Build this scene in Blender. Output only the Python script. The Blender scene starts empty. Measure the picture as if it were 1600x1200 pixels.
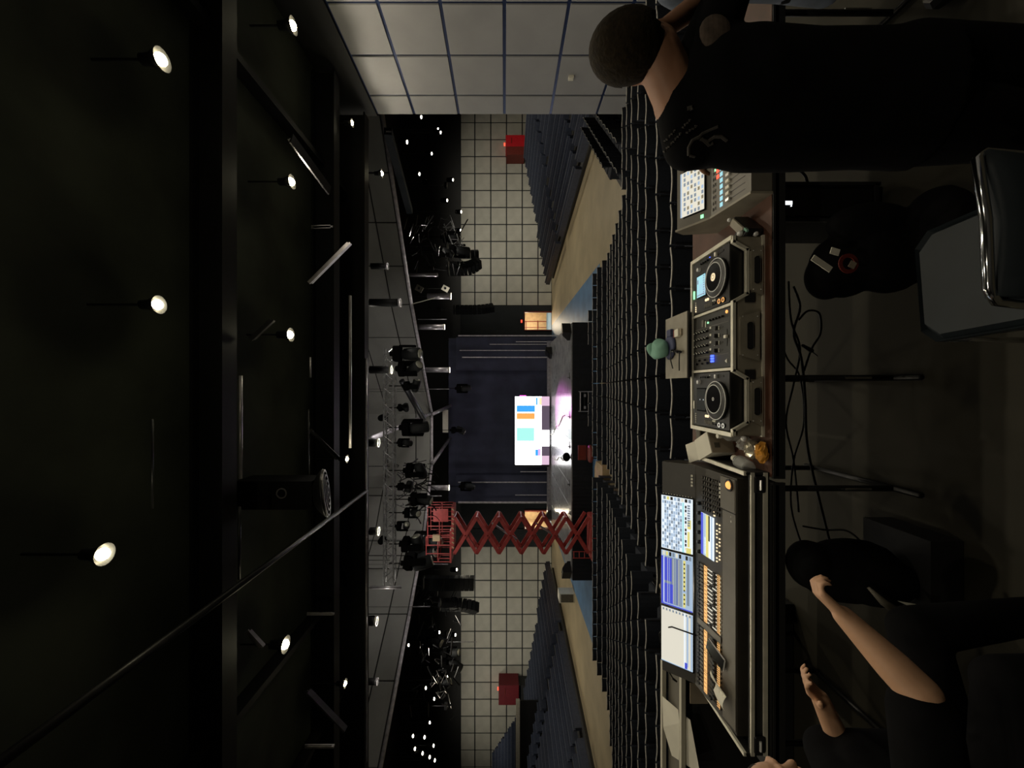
import bpy, math, random
from mathutils import Vector, Matrix
random.seed(7)
PI = math.pi
SC = bpy.context.scene
COL = SC.collection
# ------------------------------------------------------------------ camera
CZ = 4.55            # height of the lens above the arena floor
F = 620.0            # focal length in pixels of the 1600 px wide frame
cd = bpy.data.cameras.new('camera'); cam = bpy.data.objects.new('camera', cd); COL.objects.link(cam)
cd.sensor_width = 36.0; cd.lens = F * 36.0 / 1600.0
cd.shift_x = 12 / 1600.0; cd.shift_y = 5 / 1600.0
cd.clip_start = 0.05; cd.clip_end = 200
cam.matrix_world = Matrix(((0, 1, 0, 0), (0, 0, -1, 0), (-1, 0, 0, CZ), (0, 0, 0, 1)))   # phone held on its side
SC.camera = cam
# ------------------------------------------------------------------ world and exposure
w = bpy.data.worlds.new('world'); SC.world = w; w.use_nodes = True
w.node_tree.nodes['Background'].inputs[0].default_value = (0.9, 0.95, 1.0, 1)
w.node_tree.nodes['Background'].inputs[1].default_value = 0.0
SC.view_settings.view_transform = 'Standard'; SC.view_settings.look = 'None'
SC.view_settings.exposure = 0.0; SC.view_settings.gamma = 1.0; SC.view_settings.use_curve_mapping = False
# strengths of the lamps and added fills (their builders read these)
NEAR_W = 84.0; BOWL_W = 110.0; WALL_W = 640.0; BULB_E = 60.0; SCREEN_E = 5.5; CAN_W = 42.0; FLOOR_W = 620.0
SC.cycles.max_bounces = 6; SC.cycles.diffuse_bounces = 3; SC.cycles.glossy_bounces = 3
SC.cycles.sample_clamp_indirect = 3.0; SC.cycles.caustics_reflective = False; SC.cycles.caustics_refractive = False

def at(px, py, d):
    """world point seen at pixel (px, py) of the photograph at forward distance d"""
    return Vector(((605.0 - py) / F * d, d, CZ - (px - 788.0) / F * d))

# ------------------------------------------------------------------ materials
def mat(name, col, rough=0.6, metal=0.0, nz=0.12, scale=8.0, bump=0.0, emit=None, es=1.0, spec=0.5, alpha=1.0, trans=0.0, coat=0.0):
    m = bpy.data.materials.new(name); m.use_nodes = True
    nt = m.node_tree; b = nt.nodes['Principled BSDF']
    b.inputs['Roughness'].default_value = rough; b.inputs['Metallic'].default_value = metal
    b.inputs['Specular IOR Level'].default_value = spec
    b.inputs['Coat Weight'].default_value = coat
    c = (*col, 1)
    if nz > 0:
        tc = nt.nodes.new('ShaderNodeTexCoord'); n = nt.nodes.new('ShaderNodeTexNoise')
        n.inputs['Scale'].default_value = scale; n.inputs['Detail'].default_value = 4
        nt.links.new(tc.outputs['Object'], n.inputs['Vector'])
        r = nt.nodes.new('ShaderNodeValToRGB')
        r.color_ramp.elements[0].position = 0.3; r.color_ramp.elements[1].position = 0.7
        r.color_ramp.elements[0].color = tuple(v * (1 - nz) for v in col) + (1,)
        r.color_ramp.elements[1].color = tuple(min(1, v * (1 + nz)) for v in col) + (1,)
        nt.links.new(n.outputs['Fac'], r.inputs['Fac']); nt.links.new(r.outputs['Color'], b.inputs['Base Color'])
        if bump > 0:
            bp = nt.nodes.new('ShaderNodeBump'); bp.inputs['Strength'].default_value = bump; bp.inputs['Distance'].default_value = 0.01
            nt.links.new(n.outputs['Fac'], bp.inputs['Height']); nt.links.new(bp.outputs['Normal'], b.inputs['Normal'])
    else:
        b.inputs['Base Color'].default_value = c
    if emit is not None:
        b.inputs['Emission Color'].default_value = (*emit, 1); b.inputs['Emission Strength'].default_value = es
    if trans > 0:
        b.inputs['Transmission Weight'].default_value = trans
    if alpha < 1:
        b.inputs['Alpha'].default_value = alpha
    return m
M = {}
def dm(k, *a, **kw): M[k] = mat(k, *a, **kw)
dm('black_paint', (0.012, 0.012, 0.011), 0.6, nz=.2, scale=2)
dm('near_ceiling', (0.05, 0.056, 0.042), 0.9, nz=.35, scale=.8, spec=.2)
dm('beam_paint', (0.007, 0.007, 0.008), 0.6, nz=.2, scale=3, spec=.2)
dm('steel_pipe', (0.42, 0.40, 0.43), 0.35, 0.6, nz=.25, scale=6)
dm('dark_steel', (0.035, 0.035, 0.038), 0.4, 0.6, nz=.25, scale=6)
dm('tile', (0.47, 0.455, 0.39), 0.55, nz=.1, scale=1.1)
dm('tile_b', (0.43, 0.42, 0.36), 0.55, nz=.1, scale=1.4)
dm('grout', (0.018, 0.022, 0.026), 0.7)
dm('panel_grey', (0.33, 0.33, 0.335), 0.6, nz=.09, scale=.9, bump=.02)
dm('joint_blue', (0.018, 0.036, 0.11), 0.28, 0.35, nz=.1)
dm('fascia', (0.30, 0.30, 0.275), 0.7, nz=.18, scale=.5)
dm('fascia_joint', (0.01, 0.01, 0.01), 0.7)
dm('tan_floor', (0.42, 0.34, 0.20), 0.45, nz=.14, scale=.8)
dm('blue_floor', (0.10, 0.21, 0.37), 0.5, nz=.2, scale=1.2)
dm('foh_floor', (0.022, 0.019, 0.010), 0.8, nz=.2, scale=1.5)
dm('tier_paint', (0.02, 0.02, 0.02), 0.6, nz=.2)
dm('tier_tread', (0.03, 0.028, 0.024), 0.6, nz=.2)
dm('chair_fabric', (0.010, 0.014, 0.024), 0.8, nz=.25, scale=30)
dm('bleacher_blue', (0.040, 0.050, 0.082), 0.5, nz=.2, scale=6)
dm('chair_trim', (0.62, 0.60, 0.55), 0.45, 0.0, nz=.2, scale=12)
dm('chair_steel', (0.03, 0.03, 0.035), 0.4, 0.5)
dm('stage_skirt', (0.008, 0.008, 0.010), 0.9, nz=.3, scale=4)
dm('drape_navy', (0.045, 0.050, 0.085), 0.85, nz=.3, scale=.6)
dm('drape_black', (0.016, 0.019, 0.021), 0.9, nz=.3, scale=.6)
dm('white_frame', (0.55, 0.55, 0.55), 0.5)
dm('lift_red', (0.40, 0.058, 0.052), 0.45, nz=.2, scale=5)
dm('hut_red_lit', (0.55, 0.012, 0.02), 0.5)
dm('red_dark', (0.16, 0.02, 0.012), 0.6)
dm('black_plastic', (0.008, 0.008, 0.008), 0.4, nz=.15, scale=20)
dm('gloss_black', (0.006, 0.006, 0.007), 0.12, nz=0)
dm('deck_face', (0.010, 0.0095, 0.0085), 0.38, nz=.2, scale=20)
dm('mixer_face', (0.016, 0.015, 0.011), 0.4, nz=.2, scale=20)
dm('console_grey', (0.15, 0.138, 0.115), 0.42, nz=.12, scale=8)
dm('console_dark', (0.04, 0.036, 0.03), 0.4, nz=.15, scale=10)
dm('key_dark', (0.010, 0.0095, 0.009), 0.4, nz=0)
dm('key_light', (0.9, 0.87, 0.75), 0.4, nz=0)
dm('aluminium', (0.80, 0.77, 0.64), 0.35, 0.25, nz=.12, scale=14)
dm('case_laminate', (0.27, 0.245, 0.19), 0.5, nz=.15, scale=10)
dm('case_black', (0.012, 0.012, 0.012), 0.6)
dm('table_wood', (0.09, 0.038, 0.022), 0.5, nz=.3, scale=5)
dm('chrome', (0.75, 0.76, 0.78), 0.12, 1.0, nz=0)
dm('silver_ring', (0.85, 0.85, 0.82), 0.25, 0.2, nz=0)
dm('vinyl_blue', (0.009, 0.014, 0.018), 0.6, nz=.15, scale=10, spec=.35)
dm('paper', (0.74, 0.71, 0.60), 0.8, nz=.05)
dm('card', (0.36, 0.30, 0.22), 0.8, nz=.08)
dm('ledge_white', (0.50, 0.47, 0.38), 0.5, nz=.1)
dm('ledge_grey', (0.11, 0.10, 0.075), 0.6, nz=.1)
dm('skin', (0.34, 0.17, 0.10), 0.55, nz=.08, scale=14)
dm('skin_b', (0.62, 0.36, 0.22), 0.55, nz=.08, scale=14)
dm('hair', (0.016, 0.011, 0.005), 0.85, nz=.4, scale=60, bump=.5, spec=.15)
dm('cloth_black', (0.0045, 0.0045, 0.005), 0.95, nz=.3, scale=9, spec=.08)
dm('cloth_print', (0.045, 0.04, 0.035), 0.9, nz=.3, scale=40)
dm('patch', (0.085, 0.06, 0.045), 0.8, nz=.35, scale=50)
dm('denim', (0.10, 0.12, 0.16), 0.85, nz=.2, scale=14)
dm('cap_green', (0.20, 0.40, 0.31), 0.8, nz=.12, scale=16, bump=.2)
dm('navy', (0.05, 0.06, 0.13), 0.7)
dm('clear_plastic', (0.75, 0.77, 0.74), 0.08, nz=0, alpha=.38, spec=1.0)
dm('orange_foil', (0.75, 0.34, 0.05), 0.3, nz=.2, scale=30)
dm('foil', (0.6, 0.55, 0.42), 0.2, 0.6, nz=.3, scale=30)
dm('wood_pale', (0.46, 0.34, 0.20), 0.6, nz=.15, scale=3)
dm('cable', (0.008, 0.008, 0.008), 0.5, nz=0)
dm('diffuser', (0.14, 0.135, 0.14), 0.35, 0.5, nz=.1)
dm('speaker_cloth', (0.006, 0.007, 0.0075), 0.7, spec=.3)
dm('lens_glass', (0.5, 0.5, 0.42), 0.15, 0.5, nz=0)
def em(k, col, s): dm(k, tuple(min(1, c) * .5 for c in col), .5, nz=0, emit=col, es=s)
dm('ring_pipe', (0.62, 0.59, 0.62), 0.4, 0.1, nz=.25, scale=6)
dm('lamp_can', (0.004, 0.004, 0.004), 0.9, nz=0, spec=0)
dm('truss_steel', (0.36, 0.36, 0.365), 0.35, 0.6, nz=.3, scale=9)
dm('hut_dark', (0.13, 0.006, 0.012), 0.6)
dm('bleacher_edge', (0.13, 0.145, 0.18), 0.5)
em('bulb', (1.0, 0.86, 0.50), BULB_E); em('bulb_small', (1.0, 0.93, 0.75), 14)
em('scr_white', (1, 1, 1), SCREEN_E); em('scr_blue', (0.04, 0.30, 0.75), 1.3); em('scr_orange', (1.0, 0.42, 0.10), .95)
em('scr_teal', (0.35, 0.88, 0.72), 1.15); em('scr_lilac', (0.72, 0.50, 0.66), 1.0); em('scr_dark', (0.12, 0.09, 0.13), .8)
em('scr_violet', (0.62, 0.40, 0.85), 1.2); em('scr_pink', (1.0, 0.1, 0.75), 2.2); em('scr_ltorange', (1.0, 0.72, 0.40), 1.2)
em('ui_white', (0.80, 0.88, 0.95), .95); em('ui_grey', (0.22, 0.28, 0.36), .8); em('ui_blue', (0.06, 0.08, 0.62), .9)
em('ui_ltblue', (0.42, 0.56, 0.75), .8); em('ui_cyan', (0.35, 0.75, 0.80), .9); em('ui_yellow', (0.75, 0.68, 0.22), .9)
em('ui_cream', (0.75, 0.72, 0.62), .9); em('ui_amber', (0.95, 0.52, 0.18), .85); em('ui_deck', (0.35, 0.68, 0.80), .9)
em('led_blue', (0.05, 0.10, 1.0), 3.0); em('led_orange', (1.0, 0.45, 0.12), 1.3); em('led_red', (1.0, 0.08, 0.04), 2.0)
em('led_green', (0.35, 1.0, 0.5), 1.4); em('led_white', (0.9, 0.95, 1.0), 2.0); em('led_cream', (1.0, 0.8, 0.5), 1.1)
em('corridor', (0.75, 0.55, 0.35), .55)
# LED-wall white area: a soft wash to lilac and green at its rims is part of its picture
def stage_floor_mat():
    m = mat('stage_floor', (0.24, 0.24, 0.245), 0.26, nz=.25, scale=2.2, spec=.9); return m
M['stage_floor'] = stage_floor_mat()

# ------------------------------------------------------------------ mesh helper
class MB:
    def __init__(s): s.v = []; s.f = []; s.m = []; s.mi = 0
    def add(s, vs, fs):
        o = len(s.v); s.v += [tuple(p) for p in vs]
        for f in fs: s.f.append(tuple(i + o for i in f)); s.m.append(s.mi)
        return s
    def box(s, c, d, R=None):
        hx, hy, hz = d[0] / 2, d[1] / 2, d[2] / 2; c = Vector(c)
        vs = [Vector((x, y, z)) for x in (-hx, hx) for y in (-hy, hy) for z in (-hz, hz)]
        if R is not None:
            vs = [R @ p for p in vs]
        return s.add([c + p for p in vs], [(0, 1, 3, 2), (4, 6, 7, 5), (0, 4, 5, 1), (2, 3, 7, 6), (0, 2, 6, 4), (1, 5, 7, 3)])
    def bev(s, c, d, b, R=None):
        """box with its vertical (z) edges and top rim chamfered by b"""
        hx, hy, hz = d[0] / 2, d[1] / 2, d[2] / 2; c = Vector(c)
        def ring(z, k):
            X, Y = hx - k, hy - k; q = b
            return [(-X + q, -Y, z), (X - q, -Y, z), (X, -Y + q, z), (X, Y - q, z), (X - q, Y, z), (-X + q, Y, z), (-X, Y - q, z), (-X, -Y + q, z)]
        rs = [ring(-hz, b * .5), ring(-hz + b, 0), ring(hz - b, 0), ring(hz, b * .5)]
        vs = [Vector(p) for r in rs for p in r]
        if R is not None: vs = [R @ p for p in vs]
        fs = [tuple(range(7, -1, -1)), tuple(range(24, 32))]
        for k in range(3):
            for i in range(8):
                j = (i + 1) % 8; fs.append((k * 8 + i, k * 8 + j, k * 8 + 8 + j, k * 8 + 8 + i))
        return s.add([c + p for p in vs], fs)
    def tube(s, pts, r, n=8, cap=True, closed=False):
        pts = [Vector(p) for p in pts]; N = len(pts); rr = r if isinstance(r, (list, tuple)) else [r] * N
        vs = []; up = None
        for i, p in enumerate(pts):
            a = pts[(i - 1) % N] if (closed or i > 0) else p
            b = pts[(i + 1) % N] if (closed or i < N - 1) else p
            t = (b - a)
            t = t.normalized() if t.length > 1e-9 else Vector((0, 0, 1))
            if up is None:
                up = t.orthogonal().normalized()
            up = (up - t * up.dot(t))
            up = up.normalized() if up.length > 1e-6 else t.orthogonal().normalized()
            q = t.cross(up)
            for k in range(n):
                an = 2 * PI * (k + .5) / n; vs.append(p + (up * math.cos(an) + q * math.sin(an)) * rr[i])
        fs = []
        for i in range(N if closed else N - 1):
            j = (i + 1) % N
            for k in range(n):
                l = (k + 1) % n; fs.append((i * n + k, i * n + l, j * n + l, j * n + k))
        if cap and not closed:
            fs.append(tuple(range(n - 1, -1, -1))); fs.append(tuple((N - 1) * n + k for k in range(n)))
        return s.add(vs, fs)
    def lathe(s, prof, c=(0, 0, 0), n=16, R=None, sx=1, sy=1):
        """profile of (radius, z), capped ends"""
        c = Vector(c); vs = []
        for r, z in prof:
            for k in range(n):
                a = 2 * PI * k / n; vs.append(Vector((r * math.cos(a) * sx, r * math.sin(a) * sy, z)))
        if R is not None: vs = [R @ p for p in vs]
        fs = []
        for i in range(len(prof) - 1):
            for k in range(n):
                l = (k + 1) % n; fs.append((i * n + k, i * n + l, i * n + n + l, i * n + n + k))
        fs.append(tuple(range(n - 1, -1, -1))); fs.append(tuple((len(prof) - 1) * n + k for k in range(n)))
        return s.add([c + p for p in vs], fs)
    def ring(s, c, r0, r1, h, n=24, R=None):
        """flat washer standing h proud of c"""
        c = Vector(c); vs = []
        for (r, z) in ((r0, 0), (r0, h), (r1, h), (r1, 0)):
            for k in range(n):
                a = 2 * PI * k / n; vs.append(Vector((r * math.cos(a), r * math.sin(a), z)))
        if R is not None: vs = [R @ p for p in vs]
        fs = []
        for i in range(4):
            for k in range(n):
                l = (k + 1) % n; j = (i + 1) % 4; fs.append((i * n + k, j * n + k, j * n + l, i * n + l))
        return s.add([c + p for p in vs], fs)
    def ball(s, c, r, n=12, R=None):
        r = r if isinstance(r, (tuple, list)) else (r, r, r); h = n // 2
        c = Vector(c); vs = []; fs = []
        for i in range(1, h):
            th = PI * i / h
            for k in range(n):
                a = 2 * PI * k / n; vs.append(Vector((r[0] * math.sin(th) * math.cos(a), r[1] * math.sin(th) * math.sin(a), r[2] * math.cos(th))))
        vs += [Vector((0, 0, r[2])), Vector((0, 0, -r[2]))]
        if R is not None: vs = [R @ p for p in vs]
        for i in range(h - 2):
            for k in range(n):
                l = (k + 1) % n; fs.append((i * n + k, i * n + n + k, i * n + n + l, i * n + l))
        T = len(vs) - 2
        for k in range(n):
            l = (k + 1) % n; fs.append((T, k, l)); fs.append((T + 1, (h - 2) * n + l, (h - 2) * n + k))
        return s.add([c + p for p in vs], fs)
    def capsule(s, a, ra, b, rb, n=14):
        a, b = Vector(a), Vector(b); t = (b - a).normalized(); pts = []; rr = []
        for k in range(5):
            q = PI / 2 * (1 - k / 4.0); pts.append(a - t * ra * math.sin(q)); rr.append(max(1e-4, ra * math.cos(q)))
        for k in range(5):
            q = PI / 2 * k / 4.0; pts.append(b + t * rb * math.sin(q)); rr.append(max(1e-4, rb * math.cos(q)))
        return s.tube(pts, rr, n)
    def prism(s, poly, z0, z1, R=None, c=(0, 0, 0)):
        n = len(poly); vs = [Vector((x, y, z0)) for x, y in poly] + [Vector((x, y, z1)) for x, y in poly]
        if R is not None: vs = [R @ p for p in vs]
        c = Vector(c)
        fs = [tuple(range(n - 1, -1, -1)), tuple(range(n, 2 * n))] + [(i, (i + 1) % n, n + (i + 1) % n, n + i) for i in range(n)]
        return s.add([c + p for p in vs], fs)
    def loft(s, rings, n=24):
        """rings: (centre, rx, ry, yaw) elliptical sections stacked"""
        vs = []; fs = []
        for (c, rx, ry, yaw) in rings:
            c = Vector(c)
            for k in range(n):
                a = 2 * PI * k / n; x, y = rx * math.cos(a), ry * math.sin(a)
                vs.append(c + Vector((x * math.cos(yaw) - y * math.sin(yaw), x * math.sin(yaw) + y * math.cos(yaw), 0)))
        for i in range(len(rings) - 1):
            for k in range(n):
                l = (k + 1) % n; fs.append((i * n + k, i * n + l, i * n + n + l, i * n + n + k))
        fs.append(tuple(range(n - 1, -1, -1))); fs.append(tuple((len(rings) - 1) * n + k for k in range(n)))
        return s.add(vs, fs)
    def mesh(s, name, mats, smooth=False):
        me = bpy.data.meshes.new(name); me.from_pydata(s.v, [], s.f)
        if not isinstance(mats, (list, tuple)): mats = [mats]
        for m in mats: me.materials.append(M[m])
        if len(mats) > 1:
            me.polygons.foreach_set('material_index', s.m)
        if smooth: me.polygons.foreach_set('use_smooth', [True] * len(me.polygons))
        me.update(); return me
    def build(s, name, mats, parent=None, loc=None, rz=0, smooth=False):
        o = bpy.data.objects.new(name, s.mesh(name, mats, smooth)); COL.objects.link(o)
        if parent is not None: o.parent = parent
        if loc is not None: o.location = loc
        if rz: o.rotation_euler = (0, 0, rz)
        return o
def tag(o, label, cat, group=None, kind=None):
    o['label'] = label; o['category'] = cat
    if group: o['group'] = group
    if kind: o['kind'] = kind
    return o
def thing(name, label, cat, loc=(0, 0, 0), rz=0, group=None):
    o = bpy.data.objects.new(name, None); o.empty_display_size = .1; COL.objects.link(o)
    o.location = loc; o.rotation_euler = (0, 0, rz); return tag(o, label, cat, group)
def struct(o): o['kind'] = 'structure'; return o
def children(o): return [c for c in bpy.data.objects if c.parent is o]
def inst(mesh, name, parent=None, loc=(0, 0, 0), rot=(0, 0, 0), sc=None):
    o = bpy.data.objects.new(name, mesh); COL.objects.link(o)
    if parent is not None: o.parent = parent
    o.location = loc; o.rotation_euler = rot
    if sc: o.scale = sc
    return o
def dup(root, kids, loc, rz=0, label=None):
    """copy a thing and its (parts, sub-parts); kids = [(part, [sub-parts])]"""
    r = root.copy(); COL.objects.link(r); r.location = loc; r.rotation_euler = (0, 0, rz)
    if label: r['label'] = label
    for p, subs in kids:
        c = p.copy(); COL.objects.link(c); c.parent = r
        for q in subs:
            e = q.copy(); COL.objects.link(e); e.parent = c
    return r
def RX(a): return Matrix.Rotation(a, 3, 'X')
def RY(a): return Matrix.Rotation(a, 3, 'Y')
def RZ(a): return Matrix.Rotation(a, 3, 'Z')
def lamp(kind, name, loc, energy, color, size=0.1, parent=None, rot=None, **kw):
    l = bpy.data.lights.new(name, kind); l.energy = energy; l.color = color
    if kind == 'AREA': l.size = size
    else: l.shadow_soft_size = size
    for k, v in kw.items(): setattr(l, k, v)
    o = bpy.data.objects.new(name, l); COL.objects.link(o); o.location = loc
    if rot: o.rotation_euler = rot
    if parent is not None: o.parent = parent
    return o
ORD = ['', 'first', 'second', 'third', 'fourth', 'fifth', 'sixth', 'seventh', 'eighth', 'ninth', 'tenth', 'eleventh', 'twelfth', 'thirteenth', 'fourteenth', 'fifteenth', 'sixteenth']
# ================================================================== SETTING
FZ = 2.45                                   # mixing-position platform
def slab(name, x0, x1, y0, y1, z0, z1, m):
    o = MB().box(((x1 - x0) / 2, (y1 - y0) / 2, (z1 - z0) / 2), (x1 - x0, y1 - y0, z1 - z0)).build(name, m, None, (x0, y0, z0)); return struct(o)
slab('floor', -38, 29, 3.7, 38, -.3, 0, 'tan_floor')
slab('floor_mixing_platform', -14, 7.3, -3.2, 3.66, FZ - .2, FZ, 'foh_floor')
slab('wall_platform_front', -14, 7.3, 3.6, 3.68, 0, FZ - .2, 'black_paint')
slab('floor_blue', -13.2, 5.9, 18.9, 37.9, 0, .012, 'blue_floor')
# near right wall: grey panels with blue joints
wr = slab('wall_right', 7.34, 7.9, -3.2, 10.65, 0, 8.9, 'joint_blue')
def tile(mname, w, h, t=.03):
    return MB().bev((0, 0, 0), (w, h, t), .012)
pm = {}
ys = [10.65] + [9.95 - 1.2 * k for k in range(11)]
zs = [0, .86, 2.08, 3.31, 4.55, 5.77, 6.96, 7.95]
for i in range(len(ys) - 1):
    for j in range(1, len(zs) - 1):
        w_, h_ = ys[i] - ys[i + 1] - .06, zs[j + 1] - zs[j] - .065
        k = (round(w_, 2), round(h_, 2))
        if k not in pm: pm[k] = MB().bev((0, 0, 0), (w_, h_, .04), .008).mesh('wall_panel', 'panel_grey')
        # local x -> depth, local y -> height, local z -> out of the wall (-x)
        o = inst(pm[k], 'wall_panel', wr, (-.015, (ys[i] + ys[i + 1]) / 2 + 3.2, (zs[j] + zs[j + 1]) / 2))
        o.rotation_euler = Matrix(((0, 0, -1), (1, 0, 0), (0, 1, 0))).to_euler()
o = MB().box((0, 0, 0), (.1, 13.85, .95)).build('wall_head_band', 'black_paint', wr, (-.02, 6.92, 8.43))
o = MB().box((0, 0, 0), (.05, .12, .12)).box((-.03, 0, 0), (.02, .08, .09)).build('wall_socket', 'paper', wr, (-.06, 12.54, 2.98)); o['label'] = 'small white socket box'
struct(slab('wall_left', -14.2, -13.9, -3.2, 10.65, 0, 8.9, 'panel_grey'))
slab('wall_rear', -14, 7.9, -3.5, -3.2, 0, 8.9, 'black_paint')
# near ceiling (black) with cross beams
nc = slab('ceiling', -14, 7.9, -3.2, 10.7, 8.9, 9.1, 'near_ceiling')
for (y, h, z) in ((10.45, .75, 8.55), (9.05, .5, 8.62), (5.6, .45, 8.65)):
    b = MB().box((0, 0, h / 2 - .02), (21.2, .3, .04)).box((0, 0, -h / 2 + .02), (21.2, .3, .04)).box((0, 0, 0), (21.2, .06, h - .08))
    b.build('ceiling_beam', 'beam_paint', nc, (10.55, y + 3.2, z - 8.9))
for x in (-10.5, -7.8, -5.1, 5.1):
    MB().box((0, 0, 0), (.12, 13.4, .25)).build('ceiling_joist', 'beam_paint', nc, (x + 14, 6.9, -.13))
# side and back walls of the bowl, upper black
slab('wall_bowl_right', 28.6, 29, 10.65, 38.4, 0, 15, 'black_paint')
slab('wall_bowl_left', -38, -37.6, 3.7, 38.4, 0, 15, 'black_paint')
slab('wall_front_right', 7.9, 29, 10.3, 10.65, 0, 15, 'black_paint')
slab('wall_front_left', -38, -13.9, 3.4, 3.7, 0, 15, 'black_paint')
slab('ceiling_bowl', -38, 29, 10.7, 38.4, 14.6, 15, 'black_paint')
slab('wall_over_ceiling', -38, 29, 10.55, 10.75, 8.95, 15, 'black_paint')
# back wall with door openings
BY = 38.0
bw = []
bw.append(slab('wall_back', -38, -13.55, BY, BY + .4, 0, 8.75, 'grout'))
bw.append(slab('wall_back', 7.84, 29, BY, BY + .4, 0, 8.75, 'grout'))
slab('wall_back_upper', -38, 29, BY - .02, BY + .42, 8.75, 14.6, 'black_paint')
slab('wall_back_stage', -11.75, 5.45, BY, BY + .4, 0, 8.75, 'drape_black')
slab('wall_back_stage', -13.55, -11.75, BY, BY + .4, 2.6, 8.75, 'drape_black')
slab('wall_back_stage', 5.45, 7.2, BY, BY + .4, 2.6, 8.75, 'drape_black')
slab('wall_back_stage', 7.2, 7.84, BY, BY + .4, 0, 8.75, 'drape_black')
slab('wall_back_return', -15.2, -13.55, BY - .1, BY, 0, 8.75, 'drape_black')
zt = [0, 1.32, 2.83, 4.335, 5.84, 7.37, 8.74]
for hi, z0_, z1_ in [(j, zs_[0], zs_[1]) for j, zs_ in enumerate(zip(zt[:-1], zt[1:]))]:
    hgt = z1_ - z0_ - .10
    msh = [MB().bev((0, 0, 0), (1.624 - .10, hgt, .07), .02).mesh('wall_tile', mm) for mm in ('tile', 'tile_b')]
    edge = MB().bev((0, 0, 0), (1.18, hgt, .07), .02).mesh('wall_tile', 'tile')
    Rm = Matrix(((1, 0, 0), (0, 0, -1), (0, 1, 0))).to_euler()
    for k in range(14):
        x = 9.07 + 1.624 * (k + .5)
        if k < 12: inst(msh[(k * 7 + hi * 3) % 5 == 0], 'wall_tile', bw[1], (x - 7.84, -.02, (z0_ + z1_) / 2), Rm)
        x = -15.23 - 1.624 * (k + .5)
        inst(msh[(k * 5 + hi * 2) % 4 == 0], 'wall_tile', bw[0], (x + 38, -.02, (z0_ + z1_) / 2), Rm)
    inst(edge, 'wall_tile', bw[1], (8.44 - 7.84, -.02, (z0_ + z1_) / 2), Rm)
# lit corridors behind the two doorways
def corridor(name, x0, x1):
    b = MB(); b.mi = 0
    b.box(((x0 + x1) / 2, BY + 5, 1.3), (x1 - x0 + 1.6, .1, 2.8)); b.box((x0 - .8, BY + 2.7, 1.3), (.1, 4.6, 2.8)); b.box((x1 + .8, BY + 2.7, 1.3), (.1, 4.6, 2.8)); b.box(((x0 + x1) / 2, BY + 2.7, 2.72), (x1 - x0 + 1.6, 4.6, .08))
    b.mi = 1; b.box(((x0 + x1) / 2, BY + 2.7, -.03), (x1 - x0 + 1.6, 4.6, .06))
    b.mi = 2; b.box((x0 + .35, BY + 4.9, 1.2), (.5, .1, 2.4)); b.box(((x0 + x1) / 2 + .2, BY + 4.9, 2.2), (1.2, .1, .08)); b.box((x1 - .1, BY + 4.9, 1.3), (.07, .1, 2.6))
    b.box(((x0 + x1) / 2, BY + 4.88, .95), (x1 - x0, .1, .06)); b.box((x0 + 1.0, BY + 4.88, 1.3), (.06, .1, 2.6))
    o = struct(b.build(name, ['wood_pale', 'blue_floor', 'red_dark']))
    lamp('POINT', 'corridor_lamp', ((x0 + x1) / 2, BY + 2.4, 2.4), 420, (1, .85, .62), .15)
corridor('wall_corridor_right', 5.45, 7.2); corridor('wall_corridor_left', -13.55, -11.75)
for i, (x0, x1) in enumerate(((5.45, 7.2), (-13.55, -11.75))):
    b = MB().box((0, 0, 1.3), (.1, .12, 2.6)).box((x1 - x0, 0, 1.3), (.1, .12, 2.6)).box(((x1 - x0) / 2, 0, 2.62), (x1 - x0 + .1, .12, .08))
    struct(b.build('door_%d' % (i + 1), 'red_dark', None, (x0, BY - .05, 0)))
for x, l in ((6.3, 'small red glowing exit lamp above right stage doorway'), (-12.65, 'small red glowing exit lamp above left stage doorway')):
    t = thing('exit_lamp', l, 'exit lamp', (x, BY - .045, 2.8)); MB().box((0, 0, .1), (.34, .08, .2)).build('housing', 'red_dark', t); MB().box((0, -.045, .1), (.26, .02, .13)).build('lens', 'led_red', t)
# polygonal grey fascia of the lighting ring and the pipe along its lower edge
RING = [(11.2 + 4.9, 16.3 - 3.7), (11.2, 16.3), (4.5, 21.4), (-1.8, 27.4), (-5.3, 27.4), (-9.0, 24.8), (-12.0, 20.9), (-15.4, 16.0), (-19.5, 11.0)]
fb = struct(thing('wall_fascia_ring', 'x', 'x', (0, 0, 9.55)));
for k in ('label', 'category'): del fb[k]
for a, b in zip(RING[:-1], RING[1:]):
    a3, b3 = Vector((*a, 0)), Vector((*b, 0)); L = (b3 - a3).length; n = max(1, round(L / 2.4)); yaw = math.atan2(b3.y - a3.y, b3.x - a3.x)
    MB().box((L / 2, 0, 2.6), (L, .12, 5.1)).build('fascia_core', 'fascia_joint', fb, (a3.x, a3.y, 0), yaw)
    nrm = Vector((math.sin(yaw), -math.cos(yaw), 0))
    if nrm.y > 0: nrm = -nrm
    for k in range(n):
        for (z0, z1) in ((.12, 1.05), (1.12, 3.0), (3.07, 4.95)):
            wd = L / n - .05
            o = MB().bev((0, 0, 0), (wd, .06, z1 - z0), .015).build('fascia_panel', 'fascia', fb, a3.lerp(b3, (k + .5) / n) + nrm * .08 + Vector((0, 0, (z0 + z1) / 2)), yaw)
pts = [Vector((x, y, 9.55)) for x, y in RING]
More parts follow.
